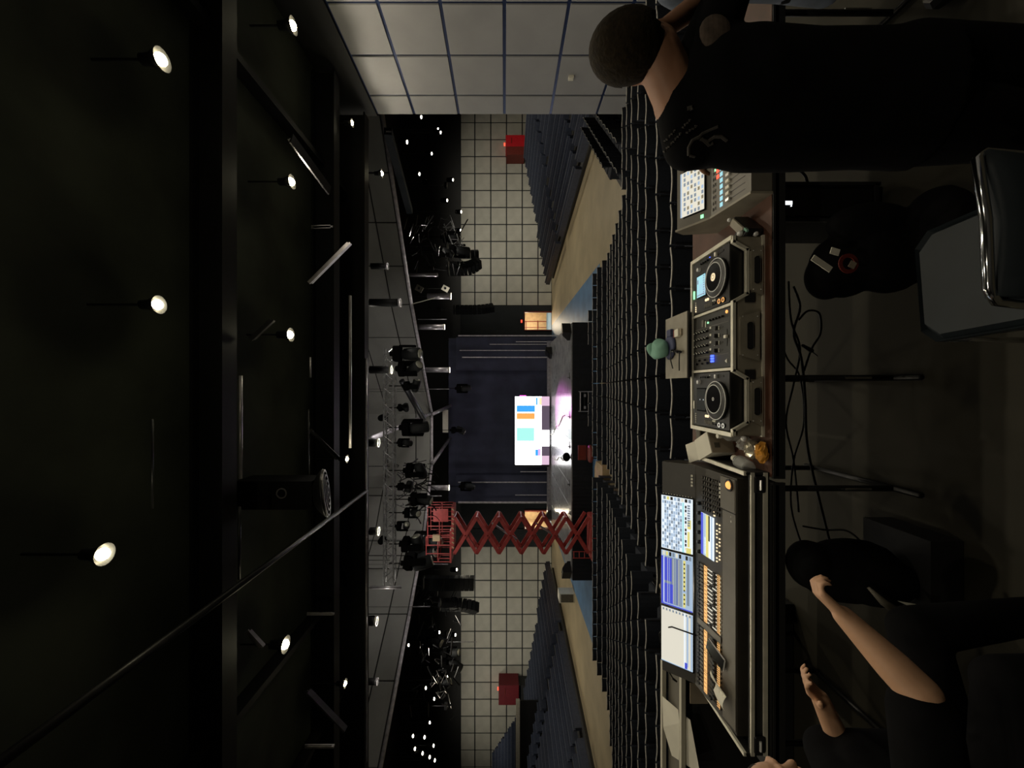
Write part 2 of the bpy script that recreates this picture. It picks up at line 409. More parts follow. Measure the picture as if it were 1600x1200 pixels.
for i, (a, b) in enumerate(zip(pts[:-1], pts[1:])):
    ce = (a + b) / 2
    o = MB().tube([a - ce, b - ce], .09, 10).build('rigging_pipe', 'ring_pipe', None, ce - Vector((0, .16, .02)), smooth=True)
    tag(o, ['grey ring pipe over the wall corner at far right', 'long grey ring pipe right of stage with hanging line array', 'long grey ring pipe rising right of stage toward the middle', 'short bright ring pipe straight above the stage screen',
            'grey ring pipe above the red lift platform', 'grey ring pipe over the left straight line array', 'long grey ring pipe over the left tiled wall', 'grey ring pipe at far left edge'][i], 'pipe', 'pipes of the lighting ring')
# ---- tiers under the near seating
def row_top(i):
    return [2.0, 2.15, 2.30, 2.46, 2.61, 2.77, 2.92, 3.08, 3.23, 3.37, 3.52, 3.65, 3.68, 3.69, 3.70, 3.71][i]
ROWY = [4.72 + .85 * i for i in range(16)]
def tread(i): return max(0.0, CZ - row_top(i) - .85)
for i in range(12):
    if tread(i) < .02: continue
    x1 = 7.25 if i < 7 else 4.9
    z = tread(i)
    o = struct(MB().box((0, 0, z / 2), (x1 + 12.6, .85, z)).build('floor_tier', 'tier_tread', None, ((x1 - 12.6) / 2, ROWY[i] + .3, 0)))
z = tread(0)
slab('floor_tier', -12.6, 7.25, 3.7, ROWY[0] - .125, 0, z, 'tier_tread')

# ================================================================== STAGE
SY0, SY1, SZ = 20.4, 29.9, 1.1
st = thing('stage', 'black skirted concert stage platform with glossy grey deck in the hall centre', 'stage', (-3.3, SY0, 0))
MB().box((0, 4.75, .52), (13.1, 9.4, 1.04)).build('platform', 'case_black', st)
for i in range(11):
    for j in range(4):
        MB().bev((-6.6 + 1.2 * (i + .5), 2.375 * (j + .5), 1.07), (1.194, 2.37, .06), .004).build('deck_panel', 'stage_floor', st)
b = MB()   # pleated skirt
pl = 132
for k in range(pl):
    x0 = -6.6 + 13.2 * k / pl; x1 = -6.6 + 13.2 * (k + 1) / pl; y0 = -.03 - .02 * (k % 2); y1 = -.03 - .02 * ((k + 1) % 2)
    b.add([(x0, y0, .02), (x1, y1, .02), (x1, y1, 1.05), (x0, y0, 1.05)], [(0, 1, 2, 3)])
b.build('skirt', 'stage_skirt', st)
for s in (-1, 1): MB().box((s * 6.62, 4.75, .53), (.03, 9.5, 1.03)).build('side_skirt', 'stage_skirt', st)
MB().box((0, 9.75, .66), (13.6, .35, 1.28)).build('rear_kerb', 'steel_pipe', st)
# cables lying on the deck
for i, (a, bb, l) in enumerate((((-1.6, 22.6), (-3.6, 29.4), 'thin cable on the deck, right of the screen glow'), ((-3.7, 20.7), (-5.0, 27.6), 'thin cable on the deck in the screen glow'), ((-7.4, 20.6), (-8.6, 28.5), 'thin cable on the deck near the red lift'))):
    p = [Vector((a[0] + (bb[0] - a[0]) * t / 8 + .12 * math.sin(t * 1.7), a[1] + (bb[1] - a[1]) * t / 8, 0)) for t in range(9)]
    tag(MB().tube([q - p[0] for q in p], .022, 6).build('stage_cable', 'paper', None, p[0] + Vector((0, 0, SZ + .022))), l, 'cable')
# LED wall
SX0, SX1, SYD = -.72, -5.86, 29.35       # right and left edge
t = thing('led_wall', 'large bright video wall showing white field with blue, orange and teal bars', 'screen', ((SX0 + SX1) / 2, SYD, SZ))
def sx(py): return (605 - py) / F * SYD - (SX0 + SX1) / 2
def sz(px): return CZ - (px - 788) / F * SYD - SZ
def pan(name, px0, px1, py0, py1, m, dy=0.0, par=None):
    x0, x1, z0, z1 = sx(py1), sx(py0), sz(px1), sz(px0)
    return MB().box(((x0 + x1) / 2, dy, (z0 + z1) / 2), (abs(x1 - x0), .05, abs(z1 - z0))).build(name, m, par or t)
MB().box((0, .12, sz(831)), (5.2, .16, sz(804.5) - sz(858))).build('cabinet', 'black_plastic', t)
pan('screen_field', 805, 846, 619.5, 726, 'scr_white')
for (nm, a, b_, c, d, m) in (('colour_bar', 807, 836, 633.5, 643.8, 'scr_blue'), ('colour_bar', 807, 835.5, 645.5, 655, 'scr_orange'), ('colour_bar', 807, 835, 668, 689, 'scr_teal'),
    ('colour_bar', 837, 840, 621, 633, 'scr_blue'), ('colour_bar', 842, 846, 621, 633, 'scr_ltorange'), ('colour_bar', 836, 840.5, 702, 712, 'scr_blue'), ('colour_bar', 840.5, 845, 701, 712, 'scr_violet')):
    pan(nm, a, b_, c, d, m, -.03)
for (a, b_, c, d, m) in ((846, 858.5, 619.5, 634, 'scr_lilac'), (846, 858.5, 634, 672, 'scr_dark'), (844, 858.5, 672, 697, 'scr_white'), (846, 858.5, 697, 712, 'scr_dark'), (846, 858, 712, 726, 'scr_lilac')):
    pan('lower_panel', a, b_, c, d, m, -.01)
pan('edge_glow_strip', 812, 822, 617.8, 619.3, 'scr_pink', -.01)
# added magenta spot, no fixture: stands in for screen glow on the deck
def spot(name, loc, tgt, e, col, ang, blend=.6, size=.1, par=None):
    d = Vector(tgt) - Vector(loc)
    return lamp('SPOT', name, loc, e, col, size, par, d.to_track_quat('-Z', 'Y').to_euler(), spot_size=ang, spot_blend=blend)
spot('magenta_fill', (-1.4, 29.0, 4.6), (-1.7, 24.8, 1.1), 1900, (1, .16, .9), .8)
# stage drapes
def drape(name, x0, x1, y, z0, z1, m, label, fold=.35):
    b = MB(); n = int((x1 - x0) / fold) * 2
    vs = []
    for k in range(n + 1):
        x = (x1 - x0) * k / n; yy = .09 * (k % 2) + .03 * math.sin(k * 1.3)
        vs += [(x, yy, 0), (x, yy, z1 - z0)]
    fs = [(2 * k, 2 * k + 2, 2 * k + 3, 2 * k + 1) for k in range(n)]
    o = b.add(vs, fs).build(name, m, None, (x0, y, z0), smooth=True); return tag(o, label, 'curtain', 'stage drapes')
drape('stage_drape', -9.2, 3.9, 31.6, 0.0, 9.0, 'drape_navy', 'wide dark navy backdrop curtain behind the video wall')
drape('stage_drape', 1.3, 3.9, 30.9, 0.0, 8.3, 'drape_navy', 'dark curtain leg between poles right of the video wall')
drape('stage_drape', -9.0, -6.8, 30.9, 0.0, 8.3, 'drape_navy', 'dark curtain leg between poles left of the video wall')
for (py, d, pxt, pxb, r, l) in ((524.5, 30.6, 716, 859, .05, 'rightmost full-height silver pole beside the right doorway'), (534, 30.4, 806, 858, .03, 'short pole standing by the right curtain leg'), (538, 30.6, 765, 858, .03, 'thin pole in front of the right curtain leg'),
        (547.5, 30.6, 718, 858, .035, 'tall pole in the middle of the right curtain leg'), (558.3, 30.6, 722, 858, .045, 'tall silver pole at the inner edge of the right curtain leg'),
        (737, 30.2, 813, 860, .035, 'short silver pole standing just left of the video wall'), (753.5, 30.6, 716, 856, .04, 'tall silver pole at inner edge of left curtain leg'), (773.5, 30.6, 805, 855, .03, 'faint short pole on the left curtain leg'), (785, 30.6, 716, 855, .075, 'thick silver pole at the outer left stage edge')):
    a = at(pxt, py, d); bt = at(pxb, py, d); bt.z = 0
    o = MB().tube([(0, 0, .02), (0, 0, a.z)], r, 8).box((0, 0, .012), (.5, .3, .024)).build('curtain_pole', 'ring_pipe', None, bt); tag(o, l, 'pole', 'curtain poles')
# wedge monitors
def wedge(px, py, d, z, rz, label):
    p = at(px, py, d); t = thing('wedge_monitor', label, 'speaker', (p.x, p.y, z), rz)
    MB().prism([(-.25, 0), (.25, 0), (.25, .18), (-.12, .42), (-.25, .42)], -.3, .3, R=Matrix(((1, 0, 0), (0, 0, 1), (0, 1, 0)))).build('cabinet', 'black_plastic', t)
    return t
def wedge2(loc, rz, label):
    t = thing('wedge_monitor', label, 'speaker', loc, rz)
    MB().prism([(-.3, 0), (.3, 0), (.3, .15), (-.12, .45), (-.3, .45)], -.33, .33, R=Matrix(((1, 0, 0), (0, 0, -1), (0, 1, 0)))).build('cabinet', 'black_plastic', t)
    MB().box((.1, 0, .335), (.03, .5, .34), RY(-.95)).build('grille', 'dark_steel', t)
    return t
wedge2((2.9, 20.8, SZ), 2.2, 'black wedge monitor on the right front corner of the stage')
wedge2((2.5, 28.9, SZ), 3.6, 'black wedge monitor at the right rear edge of stage')
wedge2((-9.4, 29.2, SZ), .4, 'black wedge monitor at the left rear edge of stage')
wedge2((-9.55, 20.75, SZ), .9, 'black wedge monitor on the left front corner of stage')
t = thing('backpack', 'small round black bag on the front edge of stage', 'bag', (-3.65, 20.75, SZ)); MB().ball((0, 0, .2), (.24, .18, .2)).build('body', 'cloth_black', t, smooth=True); MB().tube([(-.08, 0, .38), (0, 0, .48), (.08, 0, .38)], .015, 6).build('handle', 'cable', t)
for (px, py, l) in ((889.5, 651, 'black microphone base on the stage edge in magenta glow'), (889.5, 698, 'black microphone base on the stage edge, centre'), (889.5, 590, 'small black fitting on the stage edge, right half'), (889, 757, 'small black fitting on the stage edge left of the bag'), (889, 802, 'small black fitting on the stage edge behind the red lift')):
    p = at(px, py, 20.9); o = MB().lathe([(.1, 0), (.1, .02), (.02, .04), (.015, .12)], n=10).box((.1, 0, .02), (.35, .03, .02)).build('mic_base', 'black_plastic', None, (p.x, p.y, SZ)); tag(o, l, 'microphone stand')
# framed stair unit hung on the skirt
t = thing('stage_step', 'small metal framed step unit against the black stage skirt', 'steps', (-.72, SY0 - .42, 0))
b = MB()
for x in (-.5, .5):
    for z in (.34, .72): pass
    b.tube([(x, 0, 0), (x, 0, .75), (x, .3, .75)], .025, 6)
for z in (.25, .72): b.tube([(-.5, 0, z), (.5, 0, z)], .025, 6)
b.build('frame', 'steel_pipe', t)
MB().box((0, .1, .5), (.96, .2, .03)).box((0, .22, .73), (.96, .25, .03)).build('tread', 'dark_steel', t)
for sx_ in (-.3, .3): MB().box((sx_, -.03, .5), (.14, .02, .1)).build('bracket', 'steel_pipe', t)
# red folding seat in front of stage
p = at(918, 709, 18.9)
t = thing('red_stool', 'rounded red upholstered seat standing before the stage centre', 'chair', (p.x, 18.9, 0))
MB().lathe([(.36, .38), (.42, .42), (.42, .5), (.36, .55), (.05, .57)], n=18).build('seat', 'red_dark', t, smooth=True)
for s in (-1, 1): MB().tube([(s * .25, .1, 0), (s * .2, 0, .4)], .03, 6).build('leg', 'dark_steel', t)
MB().box((0, .33, .78), (.7, .06, .4)).build('backrest', 'red_dark', t)
p = at(938, 745, 17.6)
t = thing('wooden_ramp', 'pale wooden board lying at the front end of the centre aisle', 'board', (p.x, 17.9, 0))
MB().prism([(-.55, -.7), (.55, -.7), (.55, .5), (.2, .8), (-.55, .8)], .0, .3).build('board', 'wood_pale', t)
# grey post and rail by the left bleacher
p = at(874, 930, 26.0)
t = thing('speaker_case', 'pale box hanging at the front corner of the left bleachers', 'box', (p.x, 26.0, 0)); MB().box((0, 0, .5), (.6, .8, 1.0)).build('body', 'paper', t); MB().box((0, -.41, .5), (.5, .02, .8)).build('front', 'ledge_grey', t)
# ================================================================== RED SCISSOR LIFT
LX, LY = -6.93, 18.95
lt = thing('scissor_lift', 'raised red scissor lift in front of the left half of the stage', 'lift', (LX, LY, 0))
b = MB().bev((0, 0, .38), (1.75, .8, .3), .05); b.box((-1.05, 0, .35), (.35, .7, .2)); b.build('base', 'lift_red', lt)
for x in (-.6, .6):
    for y in (-.38, .38): MB().lathe([(.2, -.07), (.2, .07)], (x, y, .2), 14, RX(PI / 2)).build('wheel', 'black_plastic', lt)
b = MB()
for z in (.55, .8, 1.05, 1.3): b.tube([(-1.05, -.42, z), (-.75, -.42, z)], .02, 5)
for x in (-1.05, -.75): b.tube([(x, -.42, .4), (x, -.42, 1.35)], .02, 5)
b.build('ladder', 'lift_red', lt)
nz = 6; z0 = .62; ph = 1.045
for k in range(nz):
    za, zb = z0 + ph * k, z0 + ph * (k + 1)
    for y in (-.36, .36):
        yo = .05 if y > 0 else -.05
        for (xa, xb, q) in ((-.84, .84, 0), (.84, -.84, yo)):
            d = Vector((xb - xa, 0, zb - za)); L = d.length
            MB().box((0, 0, 0), (L, .06, .16)).build('scissor_arm', 'lift_red', lt, ((xa + xb) / 2, y + q, (za + zb) / 2)).rotation_euler = (0, -math.atan2(zb - za, xb - xa), 0)
    for x in (-.84, .84): MB().tube([(x, -.44, zb), (x, .44, zb)], .04, 8).build('cross_tube', 'lift_red', lt)
    MB().tube([(0, -.44, (za + zb) / 2), (0, .44, (za + zb) / 2)], .035, 8).build('pivot_tube', 'lift_red', lt)
for k in (1, 3): MB().tube([(-.35, 0, z0 + ph * k + .2), (.45, 0, z0 + ph * (k + 1) + .35)], [.06, .04], 10).build('hydraulic_cylinder', 'steel_pipe', lt)
zp = z0 + ph * nz + .08
b = MB().box((.35, 0, zp), (1.95, .8, .12)); b.build('platform_deck', 'lift_red', lt)
MB().box((-.55, 0, zp + .1), (1.5, .74, .08)).build('platform_extension', 'lift_red', lt)
b = MB()
def rails(x0, x1, y0, y1, z, r=.024, step=.42):
    for hz in (.55, 1.1):
        b.tube([(x0, y0, z + hz), (x1, y0, z + hz), (x1, y1, z + hz), (x0, y1, z + hz)], r, 6, closed=True)
    n = max(1, round((x1 - x0) / step))
    for k in range(n + 1):
        x = x0 + (x1 - x0) * k / n
        for y in (y0, y1): b.tube([(x, y, z), (x, y, z + 1.1)], r, 6)
    b.tube([(x0, (y0 + y1) / 2, z), (x0, (y0 + y1) / 2, z + 1.1)], r, 6); b.tube([(x1, (y0 + y1) / 2, z), (x1, (y0 + y1) / 2, z + 1.1)], r, 6)
rails(-.45, 1.32, -.4, .4, zp + .06); b.build('guard_rail', 'lift_red', lt)
b = MB(); rails(-1.25, -.1, -.36, .36, zp + .14); b.build('extension_rail', 'lift_red', lt)
MB().box((.95, -.42, zp + .55), (.6, .02, .7)).build('rail_panel', 'lift_red', lt)
MB().box((-.1, -.43, zp + .75), (.28, .12, .34)).build('control_box', 'wood_pale', lt)
b = MB()
for k in range(9): b.box((-.55 + .22 * k, -.415, zp - .02), (.05, .02, .12), RY(.6))
b.build('deck_marks', 'wood_pale', lt)

# ================================================================== SEATS
def chair_parts():
    P = {}
    b = MB(); n = 6; vs = []
    for k in range(n + 1):
        u = -1 + 2 * k / n; x = .238 * u; y = .055 * u * u
        for (dy, z) in ((0, .44), (-.015, .84), (.03, .845), (.045, .44)): vs.append((x, y + dy, z))
    fs = []
    for k in range(n):
        for j in range(4):
            l = (j + 1) % 4; fs.append((k * 4 + j, k * 4 + l, k * 4 + 4 + l, k * 4 + 4 + j))
    fs += [(0, 3, 2, 1), (n * 4, n * 4 + 1, n * 4 + 2, n * 4 + 3)]
    P['backrest'] = b.add(vs, fs).mesh('backrest', 'chair_fabric')
    b = MB(); pts = [Vector((.240 * u, .055 * u * u - .008, .848 - .03 * max(0, abs(u) - .8))) for u in [-1 + k / 4 for k in range(9)]]
    P['back_trim'] = b.tube(pts, .0085, 5).mesh('back_trim', 'chair_trim')
    P['seat'] = MB().bev((0, .27, .45), (.47, .43, .07), .03).mesh('seat', 'chair_fabric')
    b = MB()
    for x in (-.235, .235):
        b.tube([(x, .48, 0), (x, .46, .42), (x, .05, .42)], .012, 4); b.tube([(x, -.02, 0), (x, .04, .42), (x, .03, .8)], .012, 4)
    b.box((0, .1, .405), (.47, .02, .02)).box((0, .4, .405), (.47, .02, .02)).box((-.235, .05, .41), (.024, .03, .03)).box((.235, .05, .41), (.024, .03, .03))
    P['frame'] = b.mesh('frame', 'chair_steel')
    return P
CP = chair_parts(); NCH = 0
def put_chair(x, y, z, label, group, rz=0):
    global NCH
    t = thing('hall_chair', label, 'chair', (x, y, z), rz, group)
    for k in ('seat', 'backrest', 'back_trim', 'frame'): inst(CP[k], k, t)
    NCH += 1
PIT = .516; XR = 4.80
rown = lambda i: ORD[i + 1]
for i in range(0, 14):
    y, z = ROWY[i] + .02, tread(i)
    for k in range(15):
        x = XR - PIT * (k + .5)
        side = '%s seat from the centre aisle' % ORD[15 - k] if k > 7 else '%s seat from the right end' % ORD[k + 1]
        put_chair(x, y, z, 'dark chair, %s, %s row beyond the mixing tables' % (side, rown(i)), 'dark chairs in the block right of the centre aisle')
for i in range(0, 7):
    for k in range(4):
        put_chair(XR + .12 + PIT * (k + .5), ROWY[i] + .02, tread(i), 'dark chair, %s from the panelled right wall, %s row beyond the mixing tables' % (ORD[4 - k], rown(i)), 'dark chairs by the panelled right wall')
for i in range(0, 4):
    for k in range(16):
        x = -3.78 - PIT * (k + .5)
        put_chair(x, ROWY[i] + .02, tread(i), 'dark chair left of the centre aisle, %s from it, %s row beyond the tables' % (ORD[k + 1], rown(i)), 'dark chairs in the block left of the centre aisle')
# joined far seats
def joined(name, places, label, group, mats, origin, trim=True):
    b = MB(); o = Vector(origin)
    for (x, y, z, rz) in places:
        R = RZ(rz); c = Vector((x, y, z)) - o
        b.mi = 0
        n = 4; vs = []
        for k in range(n + 1):
            u = -1 + 2 * k / n; xx = .238 * u; yy = .055 * u * u
            for (dy, zz) in ((0, .40), (-.015, .84), (.035, .84)): vs.append(c + R @ Vector((xx, yy + dy, zz)))
        fs = []
        for k in range(n):
            for j in range(2): fs.append((k * 3 + j, k * 3 + 3 + j, k * 3 + 4 + j, k * 3 + j + 1))
        fs += [(0, 1, 2), (n * 3 + 2, n * 3 + 1, n * 3)]
        b.add(vs, fs)
        b.box(c + R @ Vector((0, .27, .45)), (.47, .43, .08), R)
        for xx in (-.22, .22): b.box(c + R @ Vector((xx, .25, .21)), (.02, .44, .42), R)
        if trim:
            b.mi = 1
            b.tube([c + R @ Vector((.24 * u, .055 * u * u - .008, .848)) for u in (-1, -.5, 0, .5, 1)], .0085, 4, cap=False)
    ob = b.build(name, mats, None, origin)
    return tag(ob, label, 'seating', group, 'stuff')
pl = []
for i in range(4, 15):
    for k in range(16):
        if i > 10 and k > 14: continue
        pl.append((-3.78 - PIT * (k + .5), ROWY[i] + .02, tread(i), 0))
for k in range(15): pl.append((XR - PIT * (k + .5), ROWY[14] + .02, 0, 0))
for k in range(15):
    if k in (5, 6, 7) or 8 < k < 9 or k in (12, 13, 14): pl.append((XR - .25 - PIT * (k - 2.3), ROWY[15] + .02, 0, 0))
joined('hall_chair_rows', pl, 'further rows of dark chairs reaching to the stage front', 'dark chairs in the hall rows', ['chair_fabric', 'chair_trim'], (-3.3, 10, 0))
# angled block on the right, facing the stage
pl = []
for (a, b_, top) in (((6.3, 11.6), (11.4, 16.7), 3.3), ((7.9, 14.15), (12, 18.25), 3.5), ((6.8, 10.95), (11, 15.2), 3.1), ((9.0, 12.2), (11, 14.2), 2.95)):
    a, b_ = Vector((*a, 0)), Vector((*b_, 0)); L = (b_ - a).length; n = int(L / .53); z = CZ - top - .85; yaw = math.atan2(b_.y - a.y, b_.x - a.x)
    for k in range(n):
        p = a.lerp(b_, (k + .5) / n); pl.append((p.x, p.y, z, yaw))
    mid = (a + b_) / 2
    struct(MB().box((0, .35, z / 2), (L, .85, z)).build('floor_tier', 'tier_paint', None, (mid.x, mid.y, 0), yaw))
joined('angled_chair_rows', pl, 'angled dark chair rows behind the end of the panelled right wall', 'dark chairs in the hall rows', ['chair_fabric', 'chair_trim'], (8, 13, 0))
# side bleachers
def folded(name, places, label, origin):
    b = MB(); o = Vector(origin)
    for (x, y, z, rz) in places:
        R = RZ(rz); c = Vector((x, y, z)) - o
        b.mi = 0; b.box(c + R @ Vector((0, 0, .60)), (.532, .05, .44), R @ RX(.12)); b.box(c + R @ Vector((0, .12, .55)), (.532, .09, .36), R @ RX(.10))
        b.mi = 1; b.box(c + R @ Vector((0, -.025, .83)), (.532, .045, .02), R)
    return tag(b.build(name, ['bleacher_blue', 'bleacher_edge'], None, origin), label, 'seating', 'navy seats of the side bleachers', 'stuff')
def bleacher(side, label):
    pl = []
    cx = -3.3
    s = side
    dirn = Vector((s * .15, -1, 0)).normalized()      # from the far wall toward the lens
    outw = Vector((-dirn.y * s, dirn.x * s, 0)); outw = Vector((s * abs(outw.x), abs(outw.y), 0))
    rz = math.atan2(s * 1.0, 0) + s * 0.149
    # facing: toward the centre line
    f = Vector((-s, -.15, 0)).normalized(); rz = math.atan2(f.y, f.x) - PI / 2
    org = (cx + s * 12.9, 36.6, 0)
    tb = MB()
    for i in range(14):
        gap = .7 if i > 5 else 0
        st_ = Vector(org) + Vector((s * (.83 * i + gap), 0, .15 * i))
        L = 22 - (i * .2)
        n = int(L / .53)
        for k in range(n):
            if k in (14, 15, 29): continue
            p = st_ + dirn * (.3 + .53 * k); pl.append((p.x, p.y, p.z, rz))
        if i > 0:
            mid = st_ + dirn * (L / 2 + .1); h = .15 * i
            c = Vector((mid.x, mid.y, h / 2)) - Vector(org)
            tb.box(c, (.83, L + .2, h), RZ(math.atan2(dirn.y, dirn.x) + PI / 2))
        if i == 5:
            mid2 = mid + Vector((s * .75, 0, 0)); tb.box(Vector((mid2.x, mid2.y, h / 2)) - Vector(org), (.75, L, h), RZ(math.atan2(dirn.y, dirn.x) + PI / 2))
    struct(tb.build('floor_bleacher_tiers', 'tier_tread', None, org))
    return folded('bleacher_seats', pl, label, org)
bleacher(1, 'sloping bank of navy bleacher seats below the right tiled wall')
bleacher(-1, 'sloping bank of navy bleacher seats below the left tiled wall')
# second higher bank at far left behind a pale topped parapet
pl = []; tb = MB()
for i in range(9):
    y = 31.3 + .6 * i; z = 2.6 + .28 * i; x0 = -25.6 - .95 * i
    for k in range(int((37 + x0) / .53)): pl.append((x0 - .53 * (k + .5), y, z, 0))
    tb.box(((x0 - 37.4) / 2 + 25.6, y + .3 - 31, z / 2), (37.4 + x0, .6, z))
struct(tb.build('floor_bleacher_tiers', 'tier_tread', None, (-25.6, 31, 0)))
folded('bleacher_seats', pl, 'higher bank of navy seats behind the pale parapet at far left', (-25.6, 31, 0))
t = thing('parapet', 'pale topped parapet below the upper seat bank at far left', 'parapet', (-30.9, 30.8, 0))
MB().box((0, 0, 1.72), (13.2, .1, 3.44)).build('wall', 'case_black', t); MB().box((0, 0, 3.5), (13.3, .2, .3)).build('cap', 'ledge_white', t)
# red kiosk boxes behind the top rows
for (px, py, d, l) in ((803, 234, 37.2, 'bright red square hut behind the right bleacher seats'), (793, 1076, 37.2, 'dark red square hut behind the left bleacher seats')):
    c = at(px, py, d); t = thing('red_hut', l, 'hut', (c.x, d, 0)); zz = c.z - .95
    MB().box((0, 0, zz / 2), (1.5, 1.2, zz)).build('plinth', 'case_black', t)
    if c.x > 0:
        MB().box((.35, 0, zz + .85), (1.05, 1.6, 1.75)).build('front_panel', 'hut_red_lit', t); MB().box((-.55, -.05, zz + .82), (.75, 1.5, 1.65)).build('side_panel', 'red_dark', t)  # one red box: its lit face and shaded side are in the colours
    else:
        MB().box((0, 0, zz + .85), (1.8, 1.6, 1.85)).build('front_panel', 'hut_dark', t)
    MB().lathe([(.17, -.83), (.17, -.8)], (.35, 0, zz + .95), 14, RX(PI / 2)).build('window', 'case_black', t)
    MB().box((.5 if c.x > 0 else 0, 0, zz + 1.83), (.2, .2, .14)).build('beacon', 'led_red', t)
    MB().box((.35, -.82, zz + 1.2), (.5, .03, .05)).build('handle', 'red_dark', t)

# ================================================================== LAMPS UNDER THE NEAR CEILING
mesh_cache = {}
def high_bay(px, py, hz, r, label, e, par=None):
    d = F * hz / (788.0 - px); c = at(px, py, d)
    t = thing('ceiling_lamp', label, 'ceiling lamp', c, 0, 'lit lamps under the near ceiling')
    k = ('hb', round(r, 2))
    if k not in mesh_cache:
        mesh_cache[k] = (MB().lathe([(r * .25, r * 1.5), (r * .45, r * 1.4), (r * .5, r * .6), (r * .92, -.04), (r * .88, -.04), (r * .44, r * .58), (r * .3, r * .7)], n=20).mesh('reflector', 'dark_steel', True),
            MB().ball((0, 0, 0), (r * .5, r * .5, r * .42), 14).mesh('bulb', 'bulb', True), MB().tube([(0, 0, r * 1.4), (0, 0, max(.3, 8.85 - c.z))], .015, 6).mesh('stem', 'dark_steel'))
    a, b_, s_ = mesh_cache[k]
    inst(a, 'reflector', t); inst(b_, 'bulb', t, (0, 0, -.02)); inst(s_, 'stem', t)
    lamp('POINT', 'glow_fill', (0, 0, -r * 1.2), e * .06, (1, .92, .6), r * .5, t)  # added weak light, puts a glow on the ceiling round the lamp
    lamp('SPOT', 'lamp_light', (0, 0, -r * .6 - .02), e, (1, .89, .70), r * .5, t, spot_size=2.85, spot_blend=.35)
HB = [(248, 93, 3.6, .125, 'large lit lamp high over the right wall side, nearest row', 1), (243, 476, 3.6, .105, 'large lit lamp high above the right-hand player deck, nearest row', 1), (157, 866, 3.6, .11, 'large lit lamp high above the lighting console, nearest row', 1),
      (455, 40, 3.6, .15, 'lit lamp close to the panelled right wall, second row', .9), (453, 284, 3.6, .13, 'lit lamp above the audio console, second row', .9), (451, 523, 3.6, .13, 'lit lamp above the mixer, second row', .9), (443, 1007, 3.6, .15, 'lit lamp far left, second row', .9),
      (548, 192, 3.6, .10, 'small lit lamp near the far end of the panelled right wall', .6), (540, 717, 3.6, .10, 'lit lamp beside the round air diffuser', .6), (537, 1068, 3.6, .11, 'lit lamp with silver cage ring at far left', .6), (595, 271, 3.6, .13, 'small lit lamp just beyond the end of the near ceiling', .5)]
for px, py, hz, r, l, e in HB: high_bay(px, py, hz, r, l, NEAR_W * e)
for yy, e in ((-.9, .75),):
    for x, l in ((5.5, 'near the right wall'), (3.1, 'right of the lens'), (-1.5, 'left of the lens'), (-3.9, 'far left of the lens')):
        if yy > 0 and x in (5.5,): continue
        t = thing('ceiling_lamp', 'lit house lamp %s, %s, outside the picture' % ('just overhead' if yy > 0 else 'behind the lens', l), 'ceiling lamp', (x, yy, 8.15), 0, 'lit lamps under the near ceiling')
        a_, b2, s2 = mesh_cache[('hb', .13)]
        inst(a_, 'reflector', t); inst(b2, 'bulb', t, (0, 0, -.02)); MB().tube([(0, 0, .18), (0, 0, .75)], .015, 6).build('stem', 'dark_steel', t)
        lamp('SPOT', 'lamp_light', (0, 0, -.1), NEAR_W * e, (1, .89, .70), .06, t, spot_size=2.85, spot_blend=.35)
# light pipes and pale braces under the near ceiling
def bar(name, a, b_, r, m, label, cat, n=8, group=None):
    ce = (a + b_) / 2; o = MB().tube([a - ce, b_ - ce], r, n).build(name, m, None, ce, smooth=n > 5); return tag(o, label, cat, group)
def lat(px, y0, y1, hz, r, m, label, name='ceiling_pipe', cat='pipe'):
    d = F * hz / (788.0 - px); return bar(name, at(px, y0, d), at(px, y1, d), r, m, label, cat, group='pipes under the near ceiling')
lat(572, 560, 1190, 3.62, .032, 'steel_pipe', 'long thin pipe along the far edge of the near ceiling')
lat(547, 462, 700, 3.55, .035, 'steel_pipe', 'pipe ending at the lamp beside the air diffuser')
lat(376, 587, 748, 3.7, .024, 'steel_pipe', 'pale pipe under the near ceiling right of the duct')
lat(374, 792, 905, 3.7, .020, 'dark_steel', 'dim pipe under the near ceiling left of the duct')
lat(238, 655, 795, 3.7, .012, 'dark_steel', 'thin dim rod high overhead, nearest the lens')
lat(482, 640, 790, 3.6, .012, 'dark_steel', 'thin rod crossing beside the air diffuser')
lat(485, 558, 590, 3.6, .015, 'steel_pipe', 'short bright rod right of the diffuser')
bar('ceiling_pipe', Vector((-2.72, 10.4, 8.16)), Vector((-2.60, 2.2, 8.05)), .045, 'dark_steel', 'long grey pipe running back overhead past the air diffuser', 'pipe', 10, 'pipes under the near ceiling')
def strip(a, b_, w, m, label, cat='brace'):
    L = (b_ - a).length; d = (b_ - a).normalized(); q = d.to_track_quat('X', 'Z').to_matrix()
    o = MB().box((0, 0, 0), (L, w, .03), q).box((0, 0, .04), (L, .02, .06), q).build('ceiling_brace', m, None, (a + b_) / 2); return tag(o, label, cat, 'pale braces under the near ceiling')
strip(at(486, 442, 6.9), at(548, 380, 6.9), .075, 'steel_pipe', 'pale diagonal brace overhead right of centre')
strip(at(396, 530, 5.9), at(428, 500, 5.9), .05, 'dark_steel', 'dim short brace beside the lamp above the mixer')
strip(at(390, 986, 5.6), at(412, 1010, 5.6), .06, 'steel_pipe', 'short pale brace beside the far left lamp')
strip(at(482, 1080, 7.0), at(540, 1140, 7.0), .12, 'dark_steel', 'pale diagonal brace at the far left overhead')
strip(at(455, 216, 6.3), at(515, 298, 7.2), .2, 'dark_steel', 'broad dull grey brace overhead toward the right wall')
strip(at(483, 959, 8), at(522, 959, 8), .05, 'steel_pipe', 'bright vertical strip at left of the near ceiling edge')
strip(at(480, 1166, 7), at(522, 1166, 7), .06, 'steel_pipe', 'bright vertical strip at the extreme left')
